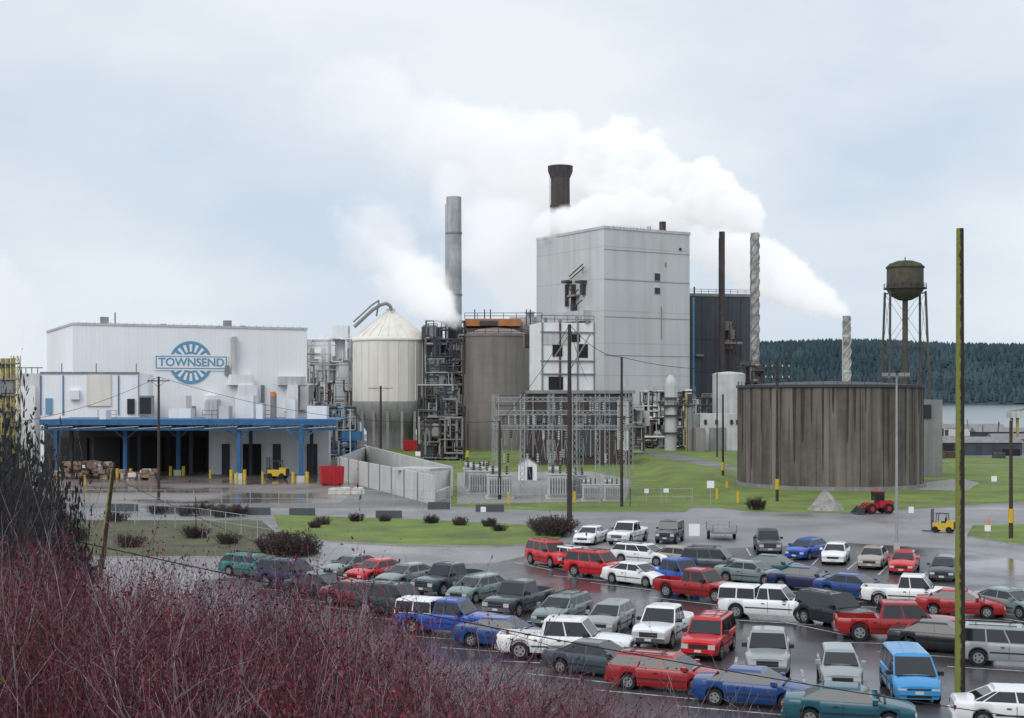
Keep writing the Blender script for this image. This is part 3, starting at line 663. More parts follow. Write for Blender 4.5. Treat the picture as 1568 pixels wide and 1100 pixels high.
loader(1440,686,.3,1.5,'yellow','yellow_wheel_loader'); loader(1345,788,3.4,.72,'red_paint','red_tractor')
g=Mb('gravel_pile'); cx,cy=G(1271,783); n=28; prof=[(2.0,0),(1.7,.28),(1.2,.85),(.7,1.5),(.25,2.0),(.01,2.1)]
v=[];f=[]
for j,(rr_,z) in enumerate(prof):
    for i in range(n):
        a=6.283*i/n; k=1+.12*noise.noise(Vector((math.cos(a)*2,math.sin(a)*2,z))); v.append((cx+rr_*k*math.cos(a),cy+1.8+rr_*k*math.sin(a),z*k))
for j in range(len(prof)-1):
    for i in range(n): f.append((j*n+i,j*n+(i+1)%n,(j+1)*n+(i+1)%n,(j+1)*n+i))
g.add(v,f,'gravel'); g.obj(60)
# ---------------------------------------------------------------- substation
g=Mb('electrical_substation')
def col(px,d,pyt,w=.55): g.lattice((X(px,d),d,0),(X(px,d),d,Z(pyt,d)),w,.045,'galv')
rows=[(168,[760,800,843,880,915,955]),(182,[757,800,845,890,930,966])]
for d,ps in rows:
    for p in ps: col(p,d,604 if p>750 else 640)
    for pyb in (612,632,655): g.lattice((X(ps[0],d),d,Z(pyb,d)),(X(ps[-1],d),d,Z(pyb,d)),.5,.04,'galv')
for k in range(6):
    for pyb in(612,655):
        a=rows[0][1][k];b=rows[1][1][k]; g.lattice((X(a,168),168,Z(pyb,168)),(X(b,182),182,Z(pyb,168)),.45,.04,'galv')
r=random.Random(4)
for i in range(90):
    px=r.uniform(760,962); d=r.choice((168,182,175)); z=Z(r.choice((612,632,655,690)),168)
    zz=z-.3; xx=X(px,d)
    for q in range(4): g.cyl(xx,d,zz-.28*(q+1),zz-.28*q-.1,.13,'brown_wall' if i%2 else 'grey_light',n=8)
    g.beam((xx,d,zz-1.2),(xx+r.uniform(-.6,.6),d,zz-3.6),.03,'galv')
for i in range(22):
    z=Z(r.choice((606,622,640,660)),168); g.beam((X(757,170),r.uniform(166,184),z),(X(965,170),r.uniform(166,184),z),.025,'grey_dark')
g.obj()
def transformer(px,py,s,m='grey_light'):
    g=Mb('power_transformer')
    g.box(-1.2,1.2,-.8,.8,.3,2.3,m); g.box(-1.3,1.3,-.9,.9,2.3,2.42,m); g.box(-1.4,1.4,-.7,.7,0,.3,'concrete')
    for i in range(9): g.box(-1.05+i*.25,-.98+i*.25,-1.25,-.8,.5,2.1,m)
    for i in range(3):
        for q in range(4): g.cyl(-.7+i*.7,0,2.42+q*.22,2.55+q*.22,.13,'brown_wall',n=8)
        g.beam((-.7+i*.7,0,2.4),(-.7+i*.7,0,3.5),.05,'grey_mid')
    g.beam((-1.1,.3,2.8),(-.1,.3,2.8),.25,m,12)
    x,y=G(px,py); o=g.obj(loc=(x,y+1,.02)); o.scale=(s,)*3
for q in((858,765,1.25),(882,762,1.1),(735,757,1.2),(765,765,1.2),(725,748,1.1),(748,742,1.),(938,768,.8),(905,768,.8)): transformer(*q)
g=Mb('white_utility_shed'); x,y=G(808,736); w=1.35
g.box(x-w,x+w,y,y+3,0,2.3,'white_plain')
g.add([(x-w-.15,y-.15,2.25),(x,y-.15,3.3),(x+w+.15,y-.15,2.25),(x-w-.15,y+3.2,2.25),(x,y+3.2,3.3),(x+w+.15,y+3.2,2.25)],[(0,1,4,3),(1,2,5,4)],'grey_mid')
g.poly([(x-w,y-.002,2.3),(x+w,y-.002,2.3),(x,y-.002,3.2)],'white_plain'); g.box(x-.1,x+.7,y-.05,y,.1,2.0,'window_dark'); g.obj()
# ---------------------------------------------------------------- poles
def upole(px,pyt,py,arm=None,name='utility_pole',lean=0,m='pole_wood',mr=.16,armw=2.2,extra=0):
    g=Mb(name); d=D(py); x=X(px,d); zt=Z(pyt,d); xt=X(px+lean,d)
    pts=[(Vector((x,d,0))).lerp(Vector((xt,d,zt)),i/6) for i in range(7)]
    for i in range(6): g.beam(pts[i],pts[i+1],mr*(1.15-.35*i/6),m,14,r2=mr*(1.15-.35*(i+1)/6))
    if arm:
        for k in range(arm):
            z=zt-.5-k*1.3; g.box(xt-armw/2,xt+armw/2,d-.22,d-.1,z-.06,z+.06,m)
            for t in(-.45,-.2,.2,.45): g.cyl(xt+armw*t,d-.16,z+.06,z+.3,.06,'grey_light',n=8)
            g.beam((xt-armw*.35,d-.16,z),(xt,d-.16,z-.7),.03,m); g.beam((xt+armw*.35,d-.16,z),(xt,d-.16,z-.7),.03,m)
    if extra: g.cyl(xt+.4,d-.2,zt-3.2,zt-2.2,.3,'grey_light',n=12)
    return g.obj(), (xt,d,zt)
pp={}
pp['a']=upole(243,577,766,arm=1,armw=2.6)[1]; pp['b']=upole(583,591,700,arm=1,armw=5,mr=.25)[1]; pp['c']=upole(872,497,798,arm=0,mr=.22)[1]
pp['d']=upole(952,547,776,arm=0,extra=1)[1]; pp['e']=upole(1107,604,735,arm=0)[1]; pp['f']=upole(1190,556,768,arm=2,armw=3)[1]
pp['g']=upole(716,650,712)[1]; pp['h']=upole(765,645,765)[1]; pp['i']=upole(1098,560,700,mr=.15)[1]
upole(1548,645,826,name='utility_pole'); upole(411,660,712,mr=.14)
upole(152,718,893,lean=21,m='pole_moss',mr=.17)
upole(1470,350,1086,m='pole_moss',mr=.175)
g=Mb('yellow_pole_marker')
for px,py in((1107,735),(716,712),(1548,826),(1190,768)):
    x,y=G(px,py); g.cyl(x,y-.02,1.4,2.6,.24,'yellow',n=12)
g.obj()
g=Mb('floodlight_pole'); d=D(842); x=X(1373,d); zt=Z(577,d)
g.beam((x,d,0),(x,d,zt),.13,'galv',10,r2=.07); g.box(x-1,x+.8,d-.05,d+.05,zt-.08,zt+.04,'galv')
for t in(-.95,-.35,.3,.75): g.box(x+t-.2,x+t+.2,d-.35,d+.05,zt+.02,zt+.3,'grey_mid')
g.box(x-.2,x+.2,d-.2,d+.2,0,.5,'concrete'); g.obj()
def wire(p,q,sag,r=.02,name='overhead_cable'):
    g=Mb(name); P=[]
    for i in range(25):
        t=i/24; v=Vector(p).lerp(Vector(q),t); v.z-=sag*4*t*(1-t); P.append(v)
    g.tube(P,r,'black',5); g.obj(80)
wire(pp['c'],pp['d'],.8,.03); wire(pp['d'],pp['f'],1.0,.03); wire(pp['c'],pp['h'],.8,.03); wire(pp['h'],pp['a'],2,.025); wire(pp['a'],(-60,150,9),1.5,.025); wire(pp['c'],(X(900,252),252,15),.8,.03)
wire((X(-60,32),32,Z(790,32)),(X(1700,44),44,Z(1118,44)),.35,.016)
wire((X(-60,60),60,Z(700,60)),(X(172,79),79,Z(724,79)),.5,.02); wire((X(172,79),79,Z(730,79)),(X(880,58),58,Z(1000,58)),.6,.014)
# ---------------------------------------------------------------- fences, posts, signs
def fence(name,p,q,h,step,m='galv',mesh=True,rails=2):
    g=Mb(name); p=Vector((*p,0));q=Vector((*q,0)); n=max(1,int((q-p).length/step))
    for i in range(n+1): a=p.lerp(q,i/n); g.beam(a,a+Vector((0,0,h)),.045,m)
    for k in range(rails): z=h*(1-k*.45); g.beam(p+Vector((0,0,z)),q+Vector((0,0,z)),.03,m)
    if mesh:
        L_=(q-p).length; k=int(L_/.6)
        for i in range(k):
            a=p.lerp(q,i/k);b=p.lerp(q,(i+1)/k)
            g.beam(a,b+Vector((0,0,h)),.006,m,3); g.beam(b,a+Vector((0,0,h)),.006,m,3)
    g.obj()
fence('chain_link_fence',G(80,778),G(690,780),2.0,3); fence('chain_link_fence',G(690,773),G(965,775),2.2,3); fence('chain_link_fence',G(965,775),G(1060,776),2.0,3)
fence('chain_link_fence',G(300,812),G(420,832),2.0,2.5); fence('chain_link_fence',G(120,797),G(300,812),2.0,2.5)
fence('pipe_railing',G(560,706),G(705,712),1.1,3,mesh=False); fence('pipe_railing',G(978,700),G(1130,716),1.1,3,mesh=False); fence('pipe_railing',G(1400,716),G(1600,726),1.1,3,mesh=False)
def barrier(px,py,w):
    g=Mb('low_concrete_barrier'); x,y=G(px,py)
    g.add([(x-w,y,0),(x+w,y,0),(x+w,y+.6,0),(x-w,y+.6,0),(x-w,y+.2,.75),(x+w,y+.2,.75),(x+w,y+.4,.75),(x-w,y+.4,.75)],[(0,1,5,4),(1,2,6,5),(2,3,7,6),(3,0,4,7),(4,5,6,7)],'grey_dark'); g.obj()
for q in((188,783,1.5),(265,786,1.4),(330,790,1.6),(395,789,1.2),(462,790,1.3),(595,794,1.3),(750,784,1.5),(672,780,1.2)): barrier(*q)
def sign(px,py,h,w,hh,m='sign_white'):
    g=Mb('small_sign'); x,y=G(px,py); g.beam((x,y,0),(x,y,h),.04,'galv'); g.box(x-w/2,x+w/2,y-.07,y-.045,h-hh,h,m); g.obj()
for q in((1088,775,2.8,.8,.8),(1063,832,1.6,.9,1.0),(1522,753,2,.7,.7),(1020,772,1.8,.6,.5),(990,770,1.6,.5,.5),(740,800,1.5,.5,.5),(1512,830,1.4,.5,.5),(1395,800,1.5,.5,.6),(640,712,2.4,.9,.8)): sign(*q)
g=Mb('yellow_bollard')
for px,py in((779,772),(87,738),(130,742),(322,733),(363,738),(402,736),(1098,765),(1113,752),(880,770),(1130,770)):
    x,y=G(px,py); g.cyl(x,y,0,1.3,.16,'yellow',n=10)
g.obj()
g=Mb('traffic_cone'); x,y=G(1514,806); g.lathe(x,y,[(.3,0),(.3,.05),(.16,.05),(.04,.75),(.01,.75)],'orange',12); g.obj()
g=Mb('flatbed_trailer'); x,y=G(1110,829)
g.box(x-1.0,x+1.0,y,y+4,.6,.75,'grey_mid')
for sx in(-1.1,1.1): g.beam((x+sx-.1,y+2,.35),(x+sx+.1,y+2,.35),.35,'tyre',14)
g.rail([(x-1,y,.75),(x+1,y,.75),(x+1,y+4,.75),(x-1,y+4,.75),(x-1,y,.75)],.6,'galv',.03,1); g.beam((x,y,.6),(x,y-1.3,.5),.06,'grey_mid'); g.obj()

# ---------------------------------------------------------------- vehicles
def tab(T,x):
    if x<=T[0][0]: return T[0][1]
    for (a,b),(c,d) in zip(T,T[1:]):
        if x<=c: return b+(d-b)*(x-a)/(c-a) if c>a else d
    return T[-1][1]
SPEC=dict(
 sedan=dict(L=4.7,W=1.8,T=[(-2.35,.84),(-2.28,.95),(-1.6,.98),(0,.95),(1.2,.93),(1.9,.82),(2.22,.74),(2.35,.66)],gh=[(1.25,.42,-.95,-1.75,1.43,[0,.47,.88,1],.90,.70)],w=(1.42,-1.38),wr=.32,cl=.2),
 hatch=dict(L=4.25,W=1.75,T=[(-2.12,.86),(-2.05,.96),(0,.95),(1.2,.93),(1.75,.82),(2.02,.74),(2.12,.66)],gh=[(1.25,.42,-1.45,-2.0,1.46,[0,.40,.75,1],.90,.72)],w=(1.3,-1.25),wr=.31,cl=.2),
 wagon=dict(L=4.85,W=1.8,T=[(-2.42,.88),(-2.36,.98),(0,.96),(1.25,.94),(1.95,.83),(2.3,.75),(2.42,.66)],gh=[(1.3,.48,-1.95,-2.3,1.47,[0,.34,.66,1],.90,.73)],w=(1.48,-1.42),wr=.32,cl=.2,rack=1),
 suv=dict(L=4.65,W=1.85,T=[(-2.32,.98),(-2.27,1.08),(0,1.07),(1.05,1.07),(1.8,1.0),(2.2,.95),(2.32,.84)],gh=[(1.1,.55,-2.0,-2.24,1.76,[0,.34,.64,1],.92,.78)],w=(1.42,-1.38),wr=.37,cl=.27,rack=1,tall=1),
 van=dict(L=4.8,W=1.9,T=[(-2.4,.95),(-2.34,1.03),(0,1.02),(1.55,1.0),(2.1,.88),(2.3,.8),(2.4,.7)],gh=[(1.65,.75,-2.05,-2.32,1.74,[0,.32,.66,1],.92,.78)],w=(1.5,-1.4),wr=.33,cl=.2,tall=1),
 pickup=dict(L=5.6,W=1.92,T=[(-2.8,1.02),(-2.74,1.08),(0,1.08),(1.15,1.10),(2.0,1.06),(2.65,1.0),(2.8,.9)],gh=[(1.2,.68,-.55,-.72,1.82,[0,.62,1],.91,.78)],bed=(-2.70,-.85),w=(1.8,-1.75),wr=.39,cl=.32,tall=1,chrome=1),
 crew=dict(L=6.2,W=1.98,T=[(-3.1,1.05),(-3.04,1.12),(0,1.12),(1.4,1.14),(2.3,1.10),(2.95,1.04),(3.1,.93)],gh=[(1.45,.9,-.85,-1.02,1.9,[0,.5,.95,1],.91,.78)],bed=(-3.0,-1.15),w=(2.05,-1.95),wr=.41,cl=.34,tall=1,chrome=1),
 topper=dict(L=5.6,W=1.92,T=[(-2.8,1.02),(-2.74,1.08),(0,1.08),(1.15,1.10),(2.0,1.06),(2.65,1.0),(2.8,.9)],gh=[(1.2,.68,-.5,-.66,1.8,[0,.62,1],.91,.78),(-.72,-.76,-2.7,-2.78,1.75,[0,.5,1],.92,.84)],w=(1.8,-1.75),wr=.38,cl=.3,tall=1,chrome=1),
 jeep=dict(L=4.1,W=1.8,T=[(-2.05,1.0),(-2.0,1.08),(0,1.07),(.7,1.08),(1.8,1.06),(2.0,1.0),(2.05,.9)],gh=[(.75,.55,-1.85,-1.98,1.8,[0,.38,.66,1],.93,.86)],w=(1.3,-1.2),wr=.42,cl=.38,tall=1),
)
def quadinset(g,a,b,c,d,mu,mv,pm,gm):
    a,b,c,d=map(Vector,(a,b,c,d))
    def B(u,v): return (a*(1-u)+b*u)*(1-v)+(d*(1-u)+c*u)*v
    i=[B(mu,mv),B(1-mu,mv),B(1-mu,1-mv),B(mu,1-mv)]; o=[a,b,c,d]
    for k in range(4): g.add([o[k],o[(k+1)%4],i[(k+1)%4],i[k]],[(0,1,2,3)],pm)
    g.add(i,[(0,1,2,3)],gm)
CARM={}
def carmesh(ty,colr,top=None):
    key=(ty,colr,top)
    if key in CARM: return CARM[key]
    S=SPEC[ty]; L_=S['L'];W=S['W'];T=S['T']; pm='paint_'+colr
    names=dict(sedan='parked_sedan_car',hatch='parked_hatchback_car',wagon='parked_station_wagon',suv='parked_suv',van='parked_minivan',pickup='parked_pickup_truck',crew='parked_pickup_truck',topper='parked_pickup_truck',jeep='parked_off_road_vehicle')
    g=Mb(names[ty]); R=S['wr']*1.17; zc=S['wr']
    xs=set([-L_/2,L_/2]); x=-L_/2
    while x<L_/2: xs.add(round(x,3)); x+=.24
    for t in T: xs.add(t[0])
    for wx in S['w']:
        for k in(-1.001,-1,-.93,-.8,-.6,-.35,0,.35,.6,.8,.93,1,1.001): xs.add(round(wx+R*k,4))
    bed=S.get('bed')
    if bed:
        for e_ in bed: xs.add(e_); xs.add(e_+.03)
    xs=sorted(xs); rings=[]
    def hw(x):
        t=max(0,(abs(x)-(L_/2-.8))/.8); return W/2*(1-.16*t*t)
    def zb(x):
        z=S['cl']+.06*max(0,(abs(x)-(L_/2-.4))/.4)
        for wx in S['w']:
            dx=abs(x-wx)
            if dx<R: z=max(z,zc+math.sqrt(max(0,R*R-dx*dx)))
        return z
    for x in xs:
        w=hw(x);b=zb(x);t=tab(T,x); b=min(b,t-.1); h=t-b
        inb=bed and bed[0]<x<bed[1]+.02
        half=[(0,b),(w*.90,b),(w*.975,b+.22*h),(w,b+.55*h),(w*.975,t-.12*min(1,h)),(w*.93,t-.02)]
        if inb: half+=[(w*.86,t-.015),(w*.85,.62),(w*.4,.62),(0,.62)]
        else: half+=[(w*.85,t+.015),(w*.72,t+.03),(w*.4,t+.055),(0,t+.065)]
        ring=[(x,y,z) for y,z in half]+[(x,-y,z) for y,z in half[-2:0:-1]]
        rings.append(ring)
    n=len(rings[0]); v=[p for r_ in rings for p in r_]
    fp=[];fb=[]
    for j in range(len(rings)-1):
        for i in range(n):
            q=(j*n+i,j*n+(i+1)%n,(j+1)*n+(i+1)%n,(j+1)*n+i)
            (fb if i in(0,n-1) else fp).append(q)
    o=len(g.v); g.v+=v
    for f_,m_ in((fp,pm),(fb,'trim')):
        k=g.k(m_)
        for q in f_: g.f.append(tuple(a+o for a in q)); g.mi.append(k)
    g.f.append(tuple(o+i for i in range(n))); g.mi.append(g.k(pm)); g.f.append(tuple(o+(len(rings)-1)*n+i for i in range(n))[::-1]); g.mi.append(g.k(pm))
    for gi,(xb,xt,rt,rb,zr,sp,wb,wt) in enumerate(S['gh']):
        pg=('paint_'+top) if (gi==1 and top) else pm
        B0=W/2*wb;T0=W/2*wt
        zf=tab(T,xb)
        def base(s,sg): x=xb+(rb-xb)*s; return Vector((x,sg*B0,tab(T,x)-.01))
        def topp(s,sg): x=xt+(rt-xt)*s; return Vector((x,sg*T0,zr-.08))
        for sg in(1,-1):
            for a_,b_ in zip(sp,sp[1:]):
                q=[base(a_,sg),base(b_,sg),topp(b_,sg),topp(a_,sg)]
                wd=(b_-a_)*abs(rb-xb); quadinset(g,*q,min(.3,.035/max(wd,.1)),.05,pg,'glass' if wd>.25 else pg)
            for rr0,zz0,rr1,zz1 in ((1.0,-.08,.93,-.025),(.93,-.025,.80,.0)):
                def RP(rr,zz,e_): return Vector(((xt-.10*(1-rr)/.2) if e_==0 else (rt+.06*(1-rr)/.2),sg*T0*rr,zr+zz))
                g.add([RP(rr0,zz0,0),RP(rr0,zz0,1),RP(rr1,zz1,1),RP(rr1,zz1,0)],[(0,1,2,3)],pg)
        quadinset(g,base(0,1),base(0,-1),topp(0,-1),topp(0,1),.035,.04,pg,'glass'); quadinset(g,base(1,1),base(1,-1),topp(1,-1),topp(1,1),.06,.10,pg,'glass')
        fr=[Vector((xt-.10,T0*.80,zr)),Vector((xt-.10,0,zr+.03)),Vector((xt-.10,-T0*.80,zr))]; bk=[Vector((rt+.06,T0*.80,zr)),Vector((rt+.06,0,zr+.03)),Vector((rt+.06,-T0*.80,zr))]
        g.add(fr+bk,[(0,1,4,3),(1,2,5,4)],pg)
        mf=[Vector((xt-.035,T0*.93,zr-.025)),Vector((xt-.035,-T0*.93,zr-.025))]; mb_=[Vector((rt+.021,T0*.93,zr-.025)),Vector((rt+.021,-T0*.93,zr-.025))]
        g.add([topp(0,1),mf[0],fr[0],fr[1],fr[2],mf[1],topp(0,-1)],[(0,1,2,3,4,5,6)],pg); g.add([topp(1,1),mb_[0],bk[0],bk[1],bk[2],mb_[1],topp(1,-1)],[(0,1,2,3,4,5,6)],pg)
        if S.get('rack') and gi==0:
            for sg in(1,-1): g.beam((xt-.3,sg*T0*.8,zr+.05),(rt+.2,sg*T0*.8,zr+.05),.025,'trim')
            for xx in(xt-.6,rt+.5): g.beam((xx,T0*.8,zr+.06),(xx,-T0*.8,zr+.06),.02,'trim')
        if gi==0:
            for sg in(1,-1): g.box(xb-.42,xb-.22,min(sg*W*.47,sg*W*.585),max(sg*W*.47,sg*W*.585),zf+.03,zf+.19,pm if not S.get('tall') else 'trim')
            # wipers and cowl strip
            g.box(xb-.02,xb+.06,-W*.40,W*.40,zf+.045,zf+.075,'trim')
    for wx in S['w']:
        for sg in(1,-1):
            yo=sg*(W/2-.02); yi=sg*(W/2-.24); r_=S['wr']
            g.beam((wx,yi,r_),(wx,yo,r_),r_,'tyre',22); g.beam((wx,yo,r_),(wx,yo+sg*.012,r_),r_*.64,'rim',18)
            for k in range(5):
                a=6.283*k/5; g.beam((wx+r_*.4*math.cos(a),yo+sg*.012,r_+r_*.4*math.sin(a)),(wx+r_*.4*math.cos(a),yo+sg*.018,r_+r_*.4*math.sin(a)),r_*.13,'trim',6)
    wf=hw(L_/2); zf=tab(T,L_/2); tall=S.get('tall'); bm='chrome' if S.get('chrome') else ('trim' if colr in('white','silver') and tall else pm)
    e0=L_/2
    hh=.2 if tall else .13
    for sg in(1,-1):
        ya,yb=sorted((sg*wf*.60,sg*wf*1.0)); g.box(e0-.22,e0+.025,ya,yb,zf-.04-hh,zf-.03,'headlight')
        ya,yb=sorted((sg*wf*.80,sg*wf*1.01)); g.box(-e0-.02,-e0+.22,ya,yb,tab(T,-e0)-(.45 if tall else .2),tab(T,-e0)-.03,'taillight')
    g.box(e0-.05,e0+.02,-wf*.56,wf*.56,zf-.05-hh*1.1,zf-.04,'trim')
    if S.get('chrome'): g.box(e0,e0+.035,-wf*.56,wf*.56,zf-.05-hh*.6,zf-.05-hh*.45,'chrome')
    zb_=.62 if tall else .48
    g.box(e0-.25,e0+.07,-wf*1.0,wf*1.0,zb_-.2,zb_-.02,bm); g.box(-e0-.08,-e0+.2,-wf*1.0,wf*1.0,zb_-.17,zb_,bm)
    g.box(e0+.07,e0+.08,-.16,.16,zb_-.16,zb_-.05,'plate'); g.box(-e0-.025,-e0-.01,-.16,.16,zb_+.06,zb_+.2,'plate')
    g.box(e0-.02,e0+.012,-wf*.6,wf*.6,zb_-.32,zb_-.22,'trim')
    for sg in(1,-1):
        xa=S['w'][1]+R+.05; xb_=S['w'][0]-R-.05; y=sg*(W/2); ya,yb=sorted((y-.005*sg,y+.012*sg))
        g.box(xa,xb_,ya,yb,.50 if not tall else .62,.55 if not tall else .68,'trim')
        G0=S['gh'][0]
        for s_ in G0[5][:-1]:
            xx=G0[0]+(G0[3]-G0[0])*s_-.05
            if xa<xx<xb_:
                zt_=tab(T,xx); g.box(xx-.008,xx+.008,*sorted((y*.985,y*1.004)),S['cl']+.12,zt_-.1,'trim')
                g.box(xx-.35,xx-.18,*sorted((y*.99,y*1.02)),zt_-.2,zt_-.16,'trim' )
    me=g.mesh(32); CARM[key]=me; return me
CARS=[
(388,887,'wagon','teal',-30),(447,905,'suv','navy',-28),(492,921,'sedan','black',-32),(548,935,'sedan','maroon',-35),(606,949,'suv','green',-30),
(690,979,'topper','blue',-22,'white'),(772,998,'sedan','dblue',-20),(866,1017,'crew','white',-14),(915,1044,'sedan','slate',-28),(1022,1067,'wagon','darkred',-24),(1155,1091,'sedan','dblue',-20),(1300,1120,'sedan','tealdark',-12),(1560,1122,'sedan','white',-10),
(540,888,'sedan','silvergreen',-128),(577,896,'sedan','red',-125),(624,904,'sedan','silvergreen',-125),(688,915,'pickup','slate',-125),(730,926,'hatch','silvergreen',-125),(795,948,'pickup','greyd',-118),
(862,963,'wagon','silvergreen',-115),(935,975,'hatch','silver',-113),(1017,996,'pickup','white',-110),(1086,1014,'suv','red',-112),(1176,1042,'pickup','silver',-100),(1285,1060,'hatch','silver',-98),(1392,1079,'van','cyanblue',-95),
(843,871,'suv','red',-60),(884,875,'wagon','white',-55),(916,889,'suv','red',-38),(986,868,'wagon','white',-35),(975,901,'sedan','white',-45),(1036,906,'pickup','blue',-50),(1070,925,'pickup','darkred',-42),(1042,872,'sedan','beige',-35),(1095,882,'suv','greyd',-20),
(1150,898,'sedan','silvergreen',-35),(1185,887,'sedan','tealdark',-30),(1181,954,'topper','white',-22,'white'),(1278,969,'suv','black',-60),(1308,922,'sedan','dblue',-38),(1375,985,'crew','darkred',-8),(1396,934,'pickup','white',-20),(1440,1006,'sedan','black',-25),(1470,948,'sedan','darkred',-20),(1548,1027,'suv','silver',-18),(1545,950,'sedan','silvergreen',-60),(1235,908,'sedan','navy',-30),
(905,836,'sedan','white',-113),(962,836,'pickup','white',-116),(1026,834,'jeep','slate',-108),(1175,851,'pickup','greyd',-98),(1235,859,'hatch','blue',-125),(1280,866,'sedan','white',-108),(1337,873,'sedan','beige',-112),(1385,881,'sedan','red',-110),(1446,892,'hatch','greyd',-112),
(104,886,'sedan','navy',-30),
]
cen=[]
for q in CARS:
    px,py,ty,cl,hd=q[:5]; me=carmesh(ty,cl,q[5] if len(q)>5 else None); h=math.radians(hd+random.uniform(-2,2)); S=SPEC[ty]
    d0=D(py)
    hwid=(S['L']*abs(math.sin(h))+S['W']*abs(math.cos(h)))/2*.82
    d=d0+hwid; x=X(px,d0)*(d/d0)
    o=bpy.data.objects.new(me.name,me); sc.collection.objects.link(o); o.location=(x,d,.012); o.rotation_euler[2]=h; cen.append((x,d,h,S['L'],S['W'],ty,cl,px))
g=Mb('parking_lines')
for c in cen:
    x,y,h,L_,W=c[:5]
    if y>125: continue
    u=(math.cos(h),math.sin(h)); v=(-u[1],u[0])
    o=(x-v[0]*1.45,y-v[1]*1.45)
    g.poly([(o[0]+u[0]*a+v[0]*b,o[1]+u[1]*a+v[1]*b,.0135+.0008*(len(g.f)%5)) for a,b in((-2.7,-.06),(2.7,-.06),(2.7,.06),(-2.7,.06))],'line_white')
g.obj(10)

# ---------------------------------------------------------------- bushes
TOPZ={}
def twigmesh(name,seed,nst,R,Hh,ms,mb,mp,budp=.8,bs=.02,thick=.006,palef=.15):
    g=Mb(name); r=random.Random(seed)
    def seg(p,q,r0,r1,m): g.beam(p,q,r0,m,3,r2=r1)
    def path(p,d,l,n,r0,m,depth):
        pts=[p]; d=d.normalized()
        for i in range(n):
            d=(d+Vector((r.gauss(0,.16),r.gauss(0,.16),r.gauss(.04,.10)))).normalized(); q=pts[-1]+d*l/n
            seg(pts[-1],q,r0*(1-.7*i/n),r0*(1-.7*(i+1)/n),m); pts.append(q)
            if depth<1 or r.random()<.5:
                if depth<2:
                    for k in range(2 if depth==0 else 1):
                        dd=(d+Vector((r.gauss(0,.7),r.gauss(0,.7),r.gauss(.2,.3)))).normalized()
                        path(q,dd,l*r.uniform(.22,.4),3,r0*.55,m if r.random()<1-palef*1.3 else mp,depth+1)
            if depth>0 and r.random()<budp:
                s=bs*r.uniform(.6,1.5); a=Vector((r.gauss(0,1),r.gauss(0,1),r.gauss(0,1))).normalized(); b=a.orthogonal().normalized()
                g.add([q,q+a*s+b*s*.5,q+a*s*2,q+a*s-b*s*.5],[(0,1,2,3)],mb)
    for i in range(nst):
        a=r.random()*6.283; rr=R*math.sqrt(r.random()); p=Vector((rr*math.cos(a),rr*math.sin(a),-.1))
        d=Vector((p.x*.25/R+r.gauss(0,.18),p.y*.25/R+r.gauss(0,.18),1))
        path(p,d,Hh*r.uniform(.65,1.1),6,thick*r.uniform(.7,1.4),(ms if r.random()<.65 or ms!='twig_red' else 'twig_dark') if r.random()<1-palef else mp,0)
    zs_=sorted(v[2] for v in g.v)
    me=g.mesh(180); TOPZ[me.name]=zs_[int(len(zs_)*.975)]
    return me
red=[twigmesh('red_twig_bush',20+i,95,.9,1.9,'twig_red','bud_red','twig_pale',bs=.014,palef=.11) for i in range(3)]
gry=[twigmesh('bare_grey_bush',40+i,60,.9,2.0,'twig_grey','leaf_dark','twig_pale',bs=.010,palef=.1) for i in range(2)]
spr=[twigmesh('sparse_twig_bush',45+i,30,.9,1.8,'twig_red','bud_red','twig_pale',bs=.012,palef=.3) for i in range(2)]
olv=[twigmesh('olive_bush',50,60,.9,1.2,'twig_grey','leaf_olive','twig_grey',bs=.022,budp=1)]
drk=[twigmesh('dark_evergreen_bush',55+i,110,.9,2.2,'twig_grey','leaf_night','twig_grey',bs=.045,budp=1,thick=.010) for i in range(2)]
brn=[twigmesh('roadside_shrub',60+i,60,.9,1.3,'twig_grey','leaf_dark','twig_red',bs=.05,budp=1,thick=.02) for i in range(2)]
def top_row(px):
    T=[(-300,850),(0,872),(150,880),(350,902),(500,935),(650,985),(800,1030),(1000,1092),(1100,1130)]
    return tab(T,px)
def place(me,x,y,z,sx,hgt):
    o=bpy.data.objects.new(me.name.split('.')[0],me); sc.collection.objects.link(o); o.location=(x,y,z); o.rotation_euler[2]=random.random()*6.28; s=hgt/TOPZ[me.name]; o.scale=(sx,sx,s)
rb=random.Random(77)
for d in (9.,10.5,12.,13.5,15,16.5,18,20):
    px=-250
    while px<1060:
        dd=d+rb.uniform(-.6,.6); p=px+rb.uniform(-20,20); x=X(p,dd); z=gh(x,dd); zt=Z(top_row(p)+rb.uniform(-4,45),dd); hgt=zt-z
        px+=1.0*F/d
        if hgt<.35 or hgt>3.4: continue
        me=rb.choice(red) if rb.random()<.86 else rb.choice(gry)
        if p>560: me=rb.choice(spr) if rb.random()<.6 else rb.choice(red)
        if p<60 and rb.random()<.5 and d<14: me=olv[0]; hgt*=.9
        place(me,x,dd,z-.05,.8,hgt)
for px,d,pt in((-60,24,690),(-10,23,705),(22,25,730),(50,26,775),(-30,21,740),(5,27,770),(35,21,800),(70,24,840)):
    x=X(px,d); z=gh(x,d); zt=Z(pt,d); place(rb.choice(gry),x,d,z,.8,zt-z)
for px,d,pt in((-70,25,690),(-25,24,692),(0,26,715),(28,25,742),(50,26,785),(-45,22,730),(10,23,775),(40,24,815),(66,25,848)):
    x=X(px,d); z=gh(x,d); zt=Z(pt,d); place(rb.choice(drk),x,d,z,.62,zt-z)
